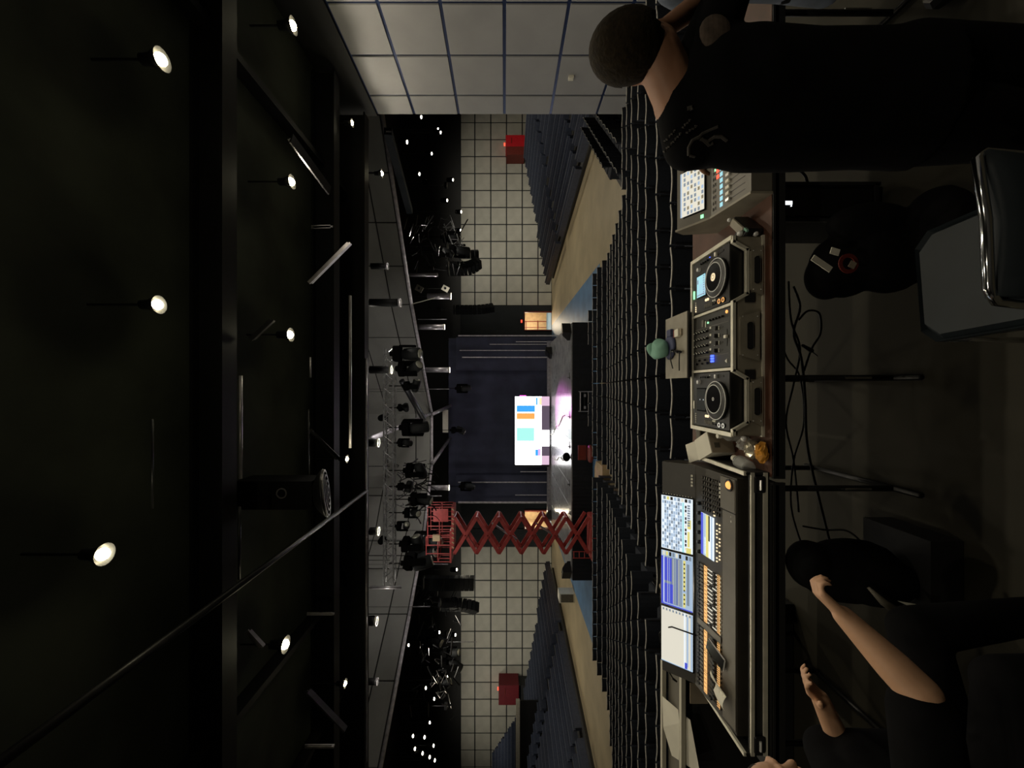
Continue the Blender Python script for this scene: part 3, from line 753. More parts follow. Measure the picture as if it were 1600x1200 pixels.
strip(at(490, 355, 7), at(520, 354, 7), .02, 'dark_steel', 'thin dim strip above the pale diagonal brace')
bar('ceiling_brace', at(483, 672, 7.6), at(528, 716, 7.9), .05, 'beam_paint', 'black diagonal brace meeting the lamp near the diffuser', 'brace', 6)
# air diffuser on its black duct
c = at(508, 770, 6.6); t = thing('air_diffuser', 'round concentric-ring air diffuser hanging on a black duct', 'air vent', c)
Rt = RX(.32) @ RY(-.12)
MB().lathe([(.40, .0), (.38, .03), (.30, .10), (.2, .16)], n=32, R=Rt).build('rim_cone', 'dark_steel', t, smooth=True)
for r in (.385, .30, .21, .12): MB().ring((0, 0, 0), r, r - .035 if r > .36 else r - .03, -.03 - (.4 - r) * .12, 32, Rt).build('ring', 'diffuser', t)
MB().ball((0, 0, -.03), (.05, .05, .03), 12, Rt).build('centre_cap', 'silver_ring', t, smooth=True)
z1 = 8.9 - c.z
MB().box((0, .06, .14 + (z1 - .14) / 2), (.46, .46, z1 - .14)).build('duct', 'beam_paint', t)
MB().ring((0, -.18, 0), .085, .068, .015, 24, RX(PI / 2)).build('round_damper', 'steel_pipe', t, (0.04, 0, .62))

# ================================================================== RIGGING IN THE BOWL
bm_ = {}
def small_lamp(px, py, d, label, e, r=.14, par=None):
    c = at(px, py, d); t = thing('hanging_lamp', label, 'lamp', c, 0, 'small lit lamps hanging in the dark bowl ceiling')
    if 's' not in bm_:
        bm_['s'] = (MB().lathe([(.1, .5), (.15, .45), (.18, .1), (.16, .08), (.05, .2)], n=12).mesh('can', 'lamp_can', True), MB().ball((0, 0, .06), (.11, .055, .05), 10).mesh('bulb', 'bulb_small', True), MB().tube([(0, 0, 0), (0, 0, 1)], .008, 4).mesh('cable', 'cable'))
    top = 14.6 if d > 10.8 else 8.9
    for m_, n in zip(bm_['s'], ('can', 'bulb', 'cable')): inst(m_, n, t, (0, 0, .45) if n == 'cable' else (0, 0, 0), sc=(r / .14,) * 2 + (1,) if n != 'cable' else (1, 1, top - c.z - .45))
    if e: lamp('SPOT', 'lamp_light', (0, 0, -.05), e, (1, .88, .68), .12, t, spot_size=2.7, spot_blend=.4)
RL = [(660, 183, 22, 1), (686, 202, 24, 1), (690, 207, 24, 0), (638, 222, 20, 0), (676, 240, 25, 1), (657, 272, 23, 1), (709, 281, 28, 1), (700, 313, 27, 0), (722, 331, 29, 1), (721, 360, 29, 0)]
pos = ['highest', 'second', 'third', 'dim', 'lone', 'left', 'lower', 'middle', 'lowest', 'last']
rl = ['small lit lamp nearest the top corner of the panelled right wall', 'upper of two close lit lamps by the panelled right wall', 'lower of two close lit lamps by the panelled right wall', 'small faint lit lamp just below the right ring pipe', 'small lit lamp below the pair by the panelled right wall',
      'small lit lamp midway along the right ring pipe', 'small lit lamp low above the right tiled wall, nearer the wall end', 'small lit lamp above the right truss cluster', 'small lit lamp lowest beside the right cluster', 'tiny lit lamp at the tip of the right cluster']
for (px, py, d, e), l in zip(RL, rl): small_lamp(px, py, d, l, BOWL_W * e, .13)
LL = [(715, 890, 27, 1, 'small lit lamp right beside the red lift platform'), (715, 937, 27, 0, 'small lit lamp between the two hanging line arrays'), (688, 988, 25, 1, 'small lit lamp left of the curved line array, upper'), (713, 992, 27, 0, 'small lit lamp left of the curved line array, lower'), (714, 1037, 27, 1, 'small lit lamp low above the left tiled wall, middle'),
      (700, 1058, 26, 0, 'small lit lamp above the dark red hut'), (667, 1075, 23, 1, 'larger lit lamp above the dark red hut'), (680, 1092, 24, 0, 'small lit lamp beside the larger one over the hut'), (673, 1129, 24, 1, 'lone lit lamp left of the red hut'), (647, 1150, 22, 0, 'first lit lamp of the far left cluster, upper'),
      (665, 1152, 22, 1, 'first lit lamp of the far left cluster, lower'), (679, 1165, 23, 0, 'lit lamp at the lower side of the far left cluster'), (650, 1170, 22, 0, 'lit lamp at the upper side of the far left cluster'), (662, 1177, 22, 0, 'middle lit lamp of the far left cluster'), (673, 1183, 22, 0, 'lit lamp at the lower middle of the far left cluster'), (681, 1188, 23, 0, 'last lit lamp of the far left cluster'),
      (540, 888, 10.9, 0, 'lit lamp by the ceiling edge left of the diffuser pipe'), (588, 970, 14, 0, 'small lit lamp by a dark can above the left ring pipe'), (640, 1008, 24, 0, 'faint lit lamp over the left tiled wall top')]
for (px, py, d, e, l) in LL: small_lamp(px, py, d, l, BOWL_W * e, .13 if py != 888 else .08)
# cylinder downlights
def cyl(px0, px1, py, d, r, lit, label, dark=False):
    a, b_ = at(px0, py, d), at(px1, py, d); t = thing('cylinder_downlight', label, 'spotlight', b_, 0, 'cylinder downlights on the ring'); h = a.z - b_.z
    MB().lathe([(r, 0), (r, h), (r * .3, h + .03)], n=14).build('barrel', 'beam_paint' if dark else 'steel_pipe', t, smooth=True)
    MB().ring((0, 0, 0), r * 1.12, r * .9, .06, 14).build('rim', 'paper' if lit else 'steel_pipe', t)
    MB().tube([(0, 0, h), (0, 0, (14.6 if d > 10.8 else 8.9) - b_.z)], .012, 6).build('stem', 'dark_steel', t)
    if lit or dark: lamp('POINT', 'lamp_light', (0, 0, -.15), CAN_W * ((1 if lit else .3) if d < 20 else 1.6), (1, .93, .8), .1, t)  # unlit dark cans also get an added fill to brighten the ring
for a in ((668, 705, 463, 22.5, .17, 1, 'grey cylinder downlight right of the ring corner'), (651, 695, 511, 23, .15, 1, 'grey cylinder downlight left of the ring corner'), (665, 703, 578, 24, .15, 1, 'grey cylinder downlight right of the stage centre'), (674, 702, 762, 24, .15, 1, 'grey cylinder downlight right of the red lift platform'),
          (640, 684, 429.5, 21, .09, 0, 'slim pale tube hanging by the right ring pipe'), (578, 626, 473, 14, .14, 0, 'black can over the right ring corner', True), (578, 612, 578, 13, .12, 1, 'black can right of the truss with a bright end', True), (575, 592, 692, 12.5, .12, 1, 'black can at the middle ceiling edge with bright end', True),
          (578, 592, 830, 12.5, .12, 1, 'black can left of the truss middle with a bright end', True), (576, 589, 971, 12.5, .12, 1, 'black can at left ceiling edge with bright end', True), (580, 606, 416, 13, .1, 0, 'small black can under the right fascia', True), (575, 590, 1065, 13, .1, 0, 'black can at far left under the ceiling edge', True)):
    cyl(*a)
# main truss
def truss(a, b_, w, label, n=26, name='lighting_truss'):
    a, b_ = Vector(a), Vector(b_); d = (b_ - a).normalized(); s = Vector((0, 0, 1)) - d * d.z; s.normalize(); q = d.cross(s)
    t = thing(name, label, 'truss', (a + b_) / 2, 0, 'lighting trusses'); o = (a + b_) / 2
    cs = [(-w / 2, -w / 2), (w / 2, -w / 2), (w / 2, w / 2), (-w / 2, w / 2)]
    for (u, v) in cs: MB().tube([a - o + s * u + q * v, b_ - o + s * u + q * v], .035, 6).build('chord', 'truss_steel', t)
    lc = MB()
    for k in range(n):
        p0 = a.lerp(b_, k / n) - o; p1 = a.lerp(b_, (k + 1) / n) - o
        for j in range(4):
            (u, v), (x, y) = cs[j], cs[(j + 1) % 4]
            if k % 2: (u, v), (x, y) = (x, y), (u, v)
            lc.tube([p0 + s * u + q * v, p1 + s * x + q * y], .016, 4, cap=False)
    o_ = lc.build('lacing', 'truss_steel', t); o_['kind'] = 'stuff'
    for f_ in (.1, .5, .9):
        pp = a.lerp(b_, f_) - o; MB().tube([pp, Vector((pp.x, pp.y, 14.6 - o.z))], .012, 4).build('hanging_chain', 'cable', t)
    return t
truss(at(609, 545, 15.5), at(609, 912, 15.5), .36, 'long silver box truss hanging across the stage centre', 30)
truss(at(700, 350, 27), at(716, 388, 27), .5, 'short bright truss section above the right tiled wall', 8)
truss(at(694, 1082, 25), at(678, 1060, 25), .5, 'short truss section above the dark red hut', 6)
# moving heads
hm = {}
def moving_head(px, py, d, label, tilt=.5, s=1.0, rz=0):
    c = at(px, py, d); t = thing('moving_light', label, 'stage light', c, rz, 'moving lights on the truss')
    if 'b' not in hm:
        hm['b'] = MB().bev((0, 0, .12), (.42, .34, .2), .03).box((0, 0, .26), (.12, .12, .12)).mesh('base', 'lamp_can')
        hm['y'] = MB().box((-.21, 0, -.16), (.05, .18, .42)).box((.21, 0, -.16), (.05, .18, .42)).box((0, 0, .03), (.46, .18, .05)).mesh('yoke', 'lamp_can')
        hm['h'] = MB().lathe([(.10, -.26), (.15, -.2), (.17, .02), (.165, .24), (.15, .26)], n=14).mesh('head', 'speaker_cloth', True)
        hm['l'] = MB().lathe([(.13, .262), (.12, .28)], n=14).mesh('lens', 'lens_glass', True)
    top = (9.05 if d < 17 else 14.6) - c.z
    if top > .3 * s: MB().tube([(0, 0, .3 * s), (0, 0, top)], .02, 5).build('hanging_bracket', 'lamp_can', t)
    inst(hm['b'], 'base', t, sc=(s,) * 3); inst(hm['y'], 'yoke', t, sc=(s,) * 3)
    h = inst(hm['h'], 'head', t, (0, 0, -.26 * s), (PI - tilt, 0, 0), (s,) * 3); inst(hm['l'], 'lens', h)
for i, (px, py, s) in enumerate(((628, 553, 1.7), (634, 576, 1.5), (640, 603, 1.1), (628, 637, .75), (641, 668, 1.6), (629, 692, .85), (645, 735, 1.4), (630, 760, 1.0), (652, 780, 1.3), (640, 801, 1.0), (627, 822, .9), (640, 850, 1.5), (645, 880, 1.7))):
    moving_head(px, py, 15.5, 'black moving light on the silver truss, %s from its %s end' % (ORD[min(i, 12 - i) + 1], 'right' if i < 7 else 'left'), .3 + .5 * (i % 4), s * .85, .7 * i)
for i, (px, py, d, s, l) in enumerate(((660, 845, 19, 1.8, 'large black stage light hanging beside the lift rail'), (652, 868, 19, 1.8, 'large black stage light between lift and straight line array'), (700, 370, 27, 1.6, 'black stage light at the head of the right truss cluster'), (712, 392, 27, 1.8, 'black stage light under the right truss cluster'), (690, 395, 26, 1.5, 'black stage light inside the right truss cluster'),
        (700, 1040, 26, 1.8, 'black stage light over the left tiled wall'), (668, 1000, 24, 1.8, 'black stage light left of the curved array'), (700, 1020, 26, 1.5, 'small black stage light low over the left tiled wall'), (685, 1070, 25, 1.6, 'black stage light at the short left truss'), (720, 607, 28, 1.3, 'small pale stage light above the stage right half'), (726, 760, 28, 1.3, 'small stage light above the left curtain leg'), (712, 672, 28, 1.3, 'small stage light high above the video wall'))):
    moving_head(px, py, d, l, .5, s, i)
# line arrays: stacks of cabinets
def line_array(px_top, px_bot, py, d, n, w, curve, label, dyaw=0):
    a, b_ = at(px_top, py, d), at(px_bot, py, d); h = (a.z - b_.z) / n; t = thing('line_array', label, 'speaker', a, dyaw, 'hanging line arrays')
    z = 0; x = 0; ang = 0
    for k in range(n):
        ang = curve * max(0, k - n * .4) / n
        z -= h * math.cos(ang); x += h * math.sin(ang)
        R = RY(0) @ RX(-ang)
        c = MB().prism([(-.3, -h * .47), (.3, -h * .40), (.3, h * .40), (-.3, h * .47)], -w / 2, w / 2, R=Matrix(((0, 0, 1), (1, 0, 0), (0, 1, 0)))).build('cabinet', 'speaker_cloth', t, (0, x, z + h / 2)); c.rotation_euler = (ang, 0, 0)
    MB().box((0, 0, .12), (w * .9, .7, .1)).build('flying_frame', 'dark_steel', t)
    for s in (-.3, .3): MB().tube([(s * w, 0, .1), (0, 0, 1.2)], .02, 4).build('sling', 'dark_steel', t)
    MB().box((0, 0, 1.35), (.25, .25, .4)).build('chain_hoist', 'black_plastic', t); MB().tube([(0, 0, 1.5), (0, 0, 14.6 - a.z)], .012, 4).build('hanging_chain', 'cable', t)
line_array(664, 741, 911, 26, 10, .78, 0.0, 'straight black line array hanging left of the red lift platform', .1)
line_array(690, 748, 945, 26, 9, .62, 1.5, 'curved line array left of the straight one', .9)
line_array(703, 752, 420, 28, 9, .85, 1.6, 'curved line array in front of the right tiled wall', -1.2)
line_array(716, 748, 397, 29, 5, .5, .3, 'small speaker stack above the right curved array', -.5)
line_array(712, 772, 484, 33, 9, .55, .6, 'slim line array beside the right end of the black stage wall', -.8)
# V braces, small panels and clutter
bar('rigging_brace', Vector((-1.8, 27.2, 9.6)), at(575, 688, 16), .11, 'steel_pipe', 'grey beam slanting toward the stage centre from the right', 'brace', 8, 'braces of the ring')
bar('rigging_brace', at(676, 647, 27), at(704, 634, 31), .12, 'steel_pipe', 'short bright beam end beyond the ring, right', 'brace', 8, 'braces of the ring')
bar('rigging_brace', at(675, 725, 27), at(703, 685, 31), .12, 'steel_pipe', 'short bright beam end beyond the ring, left', 'brace', 8, 'braces of the ring')
bar('rigging_brace', at(662, 655, 22), at(628, 595, 20), .16, 'dark_steel', 'dark diagonal beam behind the truss on the right', 'brace', 8, 'braces of the ring')
bar('rigging_brace', at(644, 475, 21.3), at(680, 465, 21.5), .03, 'paper', 'thin bright cable bracket at the right ring corner', 'brace', 6, 'braces of the ring')
t = thing('flood_lamp', 'pale square flood panel above the stage centre', 'flood light', at(696, 658, 30)); MB().box((0, 0, 0), (1.7, .12, .4)).build('panel', 'paper', t).scale = (1, 1, 1); MB().box((0, .1, 0), (1.8, .1, .5)).build('housing', 'dark_steel', t)
for (px, py, d, l) in ((696, 451, 24, 'small pale box with a dark round hole, right of ring corner'), (655, 451, 22, 'dim box with a round hole above the right ring corner'), (719, 606, 29, 'small pale box hanging above the stage right half')):
    t = thing('junction_box', l, 'box', at(px, py, d)); MB().box((0, 0, 0), (.32, .1, .4), RY(.5)).build('body', 'ledge_grey' if px != 696 else 'paper', t); MB().lathe([(.07, 0), (.07, .06)], (0, -.06, 0), 10, RX(PI / 2)).build('hole', 'case_black', t); MB().tube([(0, 0, .2), (0, 0, 14.6 - at(px, py, d).z)], .01, 4).build('wire', 'cable', t)
# hanging pipes on the left part and odd cable swags
for i, (x0, x1, y, d, r, l) in enumerate(((578, 627, 918, 13, .05, 'bright horizontal-looking drop pipe left of the truss end'), (643, 690, 843, 19, .04, 'bright thin drop pipe beside the lift rail'), (645, 672, 948, 21, .03, 'thin drop pipe at the curved line array'), (640, 700, 882, 20, .03, 'thin drop pipe between the lift and the line array'),
        (665, 702, 608, 23, .018, 'thin drop cable right of the stage centre'), (653, 698, 499, 22, .02, 'thin drop cable left of the ring corner'), (672, 690, 775, 22, .03, 'thin drop pipe right of the lift platform'), (700, 745, 1003, 27, .02, 'thin drop cable over the left tiled wall'))):
    o = bar('drop_pipe', at(x0, y, d), at(x1, y, d), r, 'steel_pipe', l, 'pipe', 6, 'drop pipes and cables of the rig'); h_ = (at(x0, y, d).z - at(x1, y, d).z) / 2; MB().tube([(0, 0, h_), (0, 0, 14.6 - o.location.z)], .01, 4).build('wire', 'cable', o)
b = MB(); o0 = at(640, 760, 17)
for k in range(60):
    p = at(random.uniform(618, 668), random.uniform(722, 805), random.uniform(16, 19)) - o0; q = p + Vector((random.uniform(-.5, .5), random.uniform(-.3, .3), random.uniform(-.8, .4)))
    b.tube([p, (p + q) / 2 + Vector((0, 0, -.12)), q], random.choice((.015, .02, .03)), 4)
tag(b.build('cable_bundle', 'dark_steel', None, o0), 'tangled bundle of cables and fittings above the red lift', 'cables', kind='stuff')
b = MB(); o0 = at(680, 370, 26)
for k in range(70):
    p = at(random.uniform(636, 720), random.uniform(330, 415), random.uniform(23, 27)) - o0; q = p + Vector((random.uniform(-.9, .9), random.uniform(-.3, .3), random.uniform(-.6, .3)))
    b.tube([p, q], random.choice((.015, .025, .04)), 4)
tag(b.build('cable_bundle', 'black_plastic', None, o0), 'tangle of rods and cables below the right ring pipe', 'cables', kind='stuff')
b = MB(); o0 = at(690, 1020, 24)
for k in range(90):
    p = at(random.uniform(640, 712), random.uniform(930, 1120), random.uniform(22, 26)) - o0; q = p + Vector((random.uniform(-.9, .9), random.uniform(-.3, .3), random.uniform(-.5, .3)))
    b.tube([p, q], random.choice((.015, .025, .05)), 4)
tag(b.build('cable_bundle', 'black_plastic', None, o0), 'tangle of rods and cables over the left tiled wall', 'cables', kind='stuff')
# blue duct with bright sections under the right ring pipe
a, b_ = at(606, 205, 15.5), at(640, 330, 21); t = thing('rigging_beam', 'dark blue beam with two bright plates below the right ceiling edge', 'beam', a)
d = (b_ - a); q = d.to_track_quat('X', 'Z').to_matrix(); MB().box(d / 2, (d.length, .3, .3), q).build('beam', 'vinyl_blue', t)
for f in (.10, .30): MB().box(d * f + Vector((0, -.17, -.05)), (d.length * .15, .04, .2), q).build('plate', 'panel_grey', t)
for x, y, l in ((-3.3, 24.0, 'over the stage'), (9.5, 24.5, 'over the right bleachers'), (-16.5, 24.5, 'over the left bleachers'), (16, 31, 'over the far right corner'), (-24, 30, 'over the far left corner'), (2.5, 15.5, 'over the right chair block'), (-8.5, 15.5, 'over the left chair block')):  # added fills, housed like rig lights, to brighten floor and seats
    t = thing('fill_light', 'added black fill light in the rig ' + l, 'stage light', (x, y, 10.6), 0, 'added downward fill lights in the rig')
    MB().lathe([(.2, 0), (.22, .3), (.1, .4)], n=14).build('housing', 'lamp_can', t); MB().tube([(0, 0, .4), (0, 0, 4.0)], .015, 4).build('stem', 'cable', t)
    lamp('SPOT', 'fill_beam', (0, 0, -.03), FLOOR_W * (.55 if y < 20 else 1), (1, .94, .82), .2, t, spot_size=2.1, spot_blend=.7)
for x, yt, l in ((-1.2, 25.5, 'right'), (-6.0, 25.5, 'left')):  # added pair of spots, put in to brighten the fascia
    t = thing('fascia_fill', 'added black fill lantern on top of the truss, %s one, lighting the grey fascia' % l, 'stage light', (x, 15.6, 9.35), 0, 'added fill lanterns on the truss')
    MB().lathe([(.12, -.2), (.14, .1), (.13, .12)], (0, 0, 0), 12, RX(-PI / 2)).build('housing', 'lamp_can', t); MB().tube([(0, 0, 0), (0, 0, -.2)], .02, 5).build('clamp', 'lamp_can', t)
    spot('fascia_fill_beam', (0, .2, .05), (x * .3, 10, 1.0), 280, (1, .95, .9), 2.3, .8, .1, t)
# added unseen fills that wash the tiled walls, boxed like rig lights
for (x, y, z, tx, e) in ((15.5, 30.5, 8.9, 15, 1), (11, 31, 8.9, 10.5, .9), (-19, 30.5, 8.9, -19, 1), (-24.5, 30.5, 8.9, -24.5, 1), (-14.5, 28, 9.2, -15, .4), (21, 30, 8.9, 20.5, 1), (-30.5, 31, 8.9, -31, .9)):
    t = thing('wash_fill', 'added black fill light in the dark rig washing the tiled wall', 'stage light', (x, y, z), 0, 'added fill lights washing the tiled walls')
    MB().box((0, 0, .15), (.4, .3, .2)).build('housing', 'black_plastic', t); MB().tube([(0, 0, .2), (0, 0, 14.6 - z)], .015, 4).build('stem', 'cable', t)
    t['label'] = 'added black fill light aimed at the %s tiled wall, %s' % (('right', ['nearest the stage', 'middle', 'farthest from the stage'][[11, 15.5, 21].index(x)]) if x > 0 else ('left', ['nearest the stage', 'second', 'third', 'farthest from the stage'][[-14.5, -19, -24.5, -30.5].index(x)]))
    spot('wash_fill_beam', (0, .05, -.03), (tx - x, 7.5, -6.0), WALL_W * e, (1, .93, .78), 2.1, 1.0, .15, t)
# ================================================================== TABLES
TZ = 3.2
def table(x0, x1, label, legs, top='table_wood'):
    t = thing('folding_table', label, 'table', ((x0 + x1) / 2, 2.0, FZ)); W = x1 - x0; h = TZ - FZ
    MB().bev((0, .42, h - .02), (W, .86, .04), .012).build('table_top', top, t)
    MB().box((0, -.004, h - .03), (W, .012, .06)).build('edge_band', 'case_black', t)
    for x in legs:
        lx = x - (x0 + x1) / 2
        b = MB().tube([(lx, .12, h - .05), (lx, .12, .03)], .016, 8).tube([(lx, -.02, .02), (lx, .74, .02)], .016, 8).tube([(lx, .66, h - .05), (lx, .66, .03)], .016, 8)
        b.build('leg', 'black_plastic', t, smooth=True); MB().tube([(lx, .098, .30), (lx, .098, .16)], .006, 6).build('leg_sleeve', 'chrome', t)
    MB().box((0, .3, h - .07), (W - .1, .03, .05)).build('apron_rail', 'case_black', t)
    return t
table(-.46, 2.3, 'brown-topped folding table under the player decks and audio console', (.05, 2.0))
table(-1.98, -.48, 'black folding table under the lighting console', (-.54, -1.9), 'case_black')

# ---- flight case for decks
ct = thing('deck_case', 'black flight case with aluminium edges holding two players and a mixer', 'case', (.266, 2.07, TZ))
MB().box((0, .22, .008), (1.04, .44, .016)).build('case_floor', 'case_laminate', ct)
for x in (-.515, .515): MB().box((x, .22, .08), (.012, .44, .16)).build('side_wall', 'case_laminate', ct); MB().box((x, .22, .163), (.022, .45, .014)).build('edge_rail', 'aluminium', ct)
for x in (-.17, .17): MB().box((x, .22, .08), (.010, .44, .15)).build('divider', 'case_laminate', ct); MB().box((x, .22, .160), (.014, .44, .012)).build('edge_rail', 'aluminium', ct)
MB().box((0, .437, .08), (1.04, .012, .16)).build('rear_wall', 'case_laminate', ct); MB().box((0, .437, .163), (1.04, .02, .012)).build('edge_rail', 'aluminium', ct)
# front: full height mixer bay wall, low notched walls before the players
def notch(pts_out, name='front_wall', y=0.0, m='case_laminate', th=.012):
    return MB().prism(pts_out, -th / 2, th / 2, R=Matrix(((1, 0, 0), (0, 0, -1), (0, 1, 0))), c=(0, y, 0)).build(name, m, ct)
notch([(-.515, 0), (.515, 0), (.515, .155), (.49, .155), (.45, .085), (.22, .085), (.18, .155), (-.18, .155), (-.22, .085), (-.45, .085), (-.49, .155), (-.515, .155)])
def rail(p, w=.016, y=-.004):
    b = MB()
    for a, c in zip(p[:-1], p[1:]):
        a, c = Vector((a[0], y, a[1])), Vector((c[0], y, c[1])); d = c - a; b.box((a + c) / 2, (d.length + w * .6, .02, w), d.to_track_quat('X', 'Z').to_matrix())
    b.build('edge_rail', 'aluminium', ct)
rail([(-.18, .158), (.18, .158)]); rail([(.18, .158), (.22, .088), (.45, .088), (.49, .158), (.515, .158)]); rail([(-.18, .158), (-.22, .088), (-.45, .088), (-.49, .158), (-.515, .158)])
rail([(-.52, .006), (.52, .006)], .014)
# lower lid pieces standing proud, with grip cut-outs
for (x0, x1, z0, z1) in ((-.47, -.21, .012, .075), (.21, .47, .012, .075), (-.13, .13, .03, .13)):
    MB().prism([(x0, z0), (x1, z0), (x1 - .03, z1), (x0 + .03, z1)], -.006, .006, R=Matrix(((1, 0, 0), (0, 0, -1), (0, 1, 0))), c=(0, -.014, 0)).build('front_plate', 'case_laminate', ct)
    MB().bev((0, 0, 0), (x1 - x0 - .12, .03, .006), .008, RX(PI / 2)).build('grip_slot', 'case_black', ct, ((x0 + x1) / 2, -.022, (z0 + z1) / 2))
    b = MB()
    for xx in (x0 + .03, x1 - .03):
        for zz in (z0 + .012, z1 - .012): b.ball((xx, -.021, zz), .0035, 6)
    b.build('rivets', 'silver_ring', ct)
for x in (-.2, .2): MB().box((x, -.009, .075), (.05, .006, .05)).build('corner_block', 'case_black', ct)
for (x, z) in ((.535, .12), (.535, .04), (-.535, .1)): MB().ball((x, -.0, z), .016, 10).build('ball_corner', 'silver_ring', ct, smooth=True)

# ---- media players
def player(x, label, on):
    t = thing('media_player', label, 'dj deck', (x, 2.285, TZ + .02)); Z = .145
    MB().bev((0, 0, .0725), (.318, .40, .145), .006).build('body', 'deck_face', t)
    MB().bev((0, -.172, .105), (.31, .055, .075), .01).build('front_lip', 'gloss_black', t)
    j = MB().lathe([(.108, 0), (.106, .012), (.098, .018)], n=40).build('jog_wheel', 'black_plastic', t, (0, -.085, Z), smooth=True)
    MB().ring((0, 0, .016), .1075, .1035, .003, 48).build('rim_ring', 'silver_ring', j)
    MB().ring((.008, .012, .019), .081, .0765, .002, 48).build('platter_ring', 'silver_ring', j)
    MB().lathe([(.076, .018), (.076, .0215)], (.008, .012, 0), 36).build('platter', 'gloss_black', j)
    if on:
        MB().lathe([(.022, .0215), (.022, .0235)], (.008, .012, 0), 24).build('centre_disc', 'led_cream', j); MB().ring((.008, .012, .0236), .012, .009, .0008, 20).ring((.008, .012, .0236), .018, .0165, .0008, 20).build('centre_marks', 'key_dark', j)
    else:
        MB().ring((.008, .012, .0216), .010, .0055, .001, 20).build('centre_ring', 'silver_ring', j)
    b = MB(); b.mi = 0; b.box((0, 0, 0), (.14, .112, .008)); b.mi = 1; b.box((0, .002, .005), (.125, .098, .002))
    if on:
        b.mi = 2
        for k in range(5): b.box((-.012 * 2 + .0, .018 - .016 * k + .0, .0066), (.07, .004, .001))
        b.mi = 3
        for k in range(9): b.box((-.055 + .0135 * k, -.032, .0066), (.007, .012, .001))
        b.box((.03, .038, .0066), (.025, .012, .001)); b.box((-.052, 0, .0066), (.006, .09, .001))
    b.build('display', ['gloss_black', 'ui_deck' if on else 'ui_grey', 'ui_ltblue', 'ui_white' if not on else 'ui_grey'] if on else ['gloss_black', 'vinyl_blue'], t, (0, .087, Z + .003))
    if not on: MB().box((0, .10, Z + .009), (.006, .006, .001)).box((0, .06, Z + .009), (.006, .006, .001)).build('display_glyphs', 'ui_white', t)
    # left column: cue, play, track keys; right column: tempo fader and keys
    for yy, m in ((-.105, 'led_orange' if on else 'ui_cream'), (-.145, 'led_orange' if on else 'ui_cream')):
        q = MB().lathe([(.0145, 0), (.0145, .006)], n=18).build('play_button' if yy > -.12 else 'cue_button', 'key_dark', t, (-.134, yy, Z)); MB().ring((0, 0, .006), .013, .0095, .001, 18).build('light_ring', m, q)
    for k in range(4): MB().box((-.135 + (k % 2) * .018, -.06 + (k // 2) * .02, Z + .003), (.010, .010, .006)).build('track_key', 'key_light' if k % 2 else 'key_dark', t)
    for k in range(5): MB().box((-.13, -.02 + .018 * k, Z + .003), (.022, .008, .006)).build('loop_key', 'console_grey', t)
    for k in range(5): MB().box((-.14 + .013 * k, .165, Z + .002), (.008, .006, .005)).build('menu_key', 'led_cream' if (k < 3 and on) else 'key_light', t)
    for k in range(2): MB().lathe([(.008, 0), (.008, .005)], (-.095, .02 + .022 * k, Z), 12).build('round_key', 'led_cream', t)
    MB().box((-.035, .185, Z + .003), (.05, .010, .006)).build('source_light', 'led_green' if on else 'key_light', t)
    MB().box((.134, -.08, Z + .001), (.010, .13, .003)).build('tempo_slot', 'key_dark', t); MB().box((.134, -.075, Z + .008), (.022, .014, .012)).build('tempo_fader', 'key_light' if on else 'silver_ring', t)
    for k in range(4): MB().lathe([(.006, 0), (.006, .012)], (.132, .02 + .025 * k, Z), 10).build('knob', 'black_plastic', t)
    MB().lathe([(.013, 0), (.011, .016)], (.105, .12, Z), 16).build('browse_knob', 'silver_ring', t)
    MB().box((.142, .0, Z + .002), (.004, .006, .003)).build('status_light', 'led_blue' if on else 'key_light', t)
    MB().box((-.135, .205, Z - .02), (.02, .06, .01)).build('usb_stick', 'silver_ring', t)
    return t
player(.606, 'player deck with lit blue-white display, right of the mixer', True)
player(-.074, 'player deck with dark display, left of the mixer', False)
# ---- mixer
t = thing('dj_mixer', 'four-channel mixer with blue lit keys between the two player decks', 'mixer', (.266, 2.285, TZ + .02)); Z = .14
MB().bev((0, 0, .07), (.32, .395, .14), .005).build('body', 'mixer_face', t)
for x in (-.085, .085): MB().box((x, 0, Z + .001), (.002, .36, .002)).build('divider_line', 'console_grey', t)
for c in range(4):
    cx = -.062 + c * .0415
    for k in range(5): q = MB().lathe([(.0075, 0), (.0065, .014)], (cx, .17 - k * .033, Z), 12).build('eq_knob', 'key_dark', t); MB().box((cx + .010, .17 - k * .033 + .010, Z + .001), (.004, .003, .002)).box((cx, .170 - k * .033 + .004, Z + .0147), (.003, .008, .0015)).build('pointer', 'key_light', t)
    MB().box((cx + .014, .0, Z + .002), (.012, .014, .005)).build('cue_key', 'key_light', t)
    MB().box((cx, -.08, Z + .001), (.005, .09, .002)).build('fader_slot', 'key_dark', t)
    MB().box((cx, -.06 - .012 * (c % 2), Z + .010), (.022, .02, .016)).build('channel_fader', 'key_dark', t); MB().box((cx, -.045, Z + .003), (.022, .004, .004)).box((cx, -.09, Z + .003), (.022, .004, .004)).build('fader_marks', 'key_light', t)
for k in range(6): MB().box((-.118 + .014 * (k // 3) * 0 + .015 * (k % 3), -.03 + .016 * (k // 3), Z + .004), (.011, .012, .007)).build('beat_key', 'led_blue', t)
MB().lathe([(.009, 0), (.009, .004)], (.138, -.165, Z), 16).build('effect_button', 'led_orange', t)
MB().box((.105, .055, Z + .003), (.035, .006, .004)).build('lit_line', 'key_light', t); MB().lathe([(.006, 0), (.006, .004)], (.11, .03, Z), 10).build('lit_key', 'led_green', t)
MB().box((.115, .09, Z + .002), (.04, .025, .004)).build('small_display', 'console_grey', t)
for k in range(5): MB().lathe([(.007, 0), (.006, .013)], (.12, .0 - .032 * k, Z), 10).build('knob', 'key_dark', t)
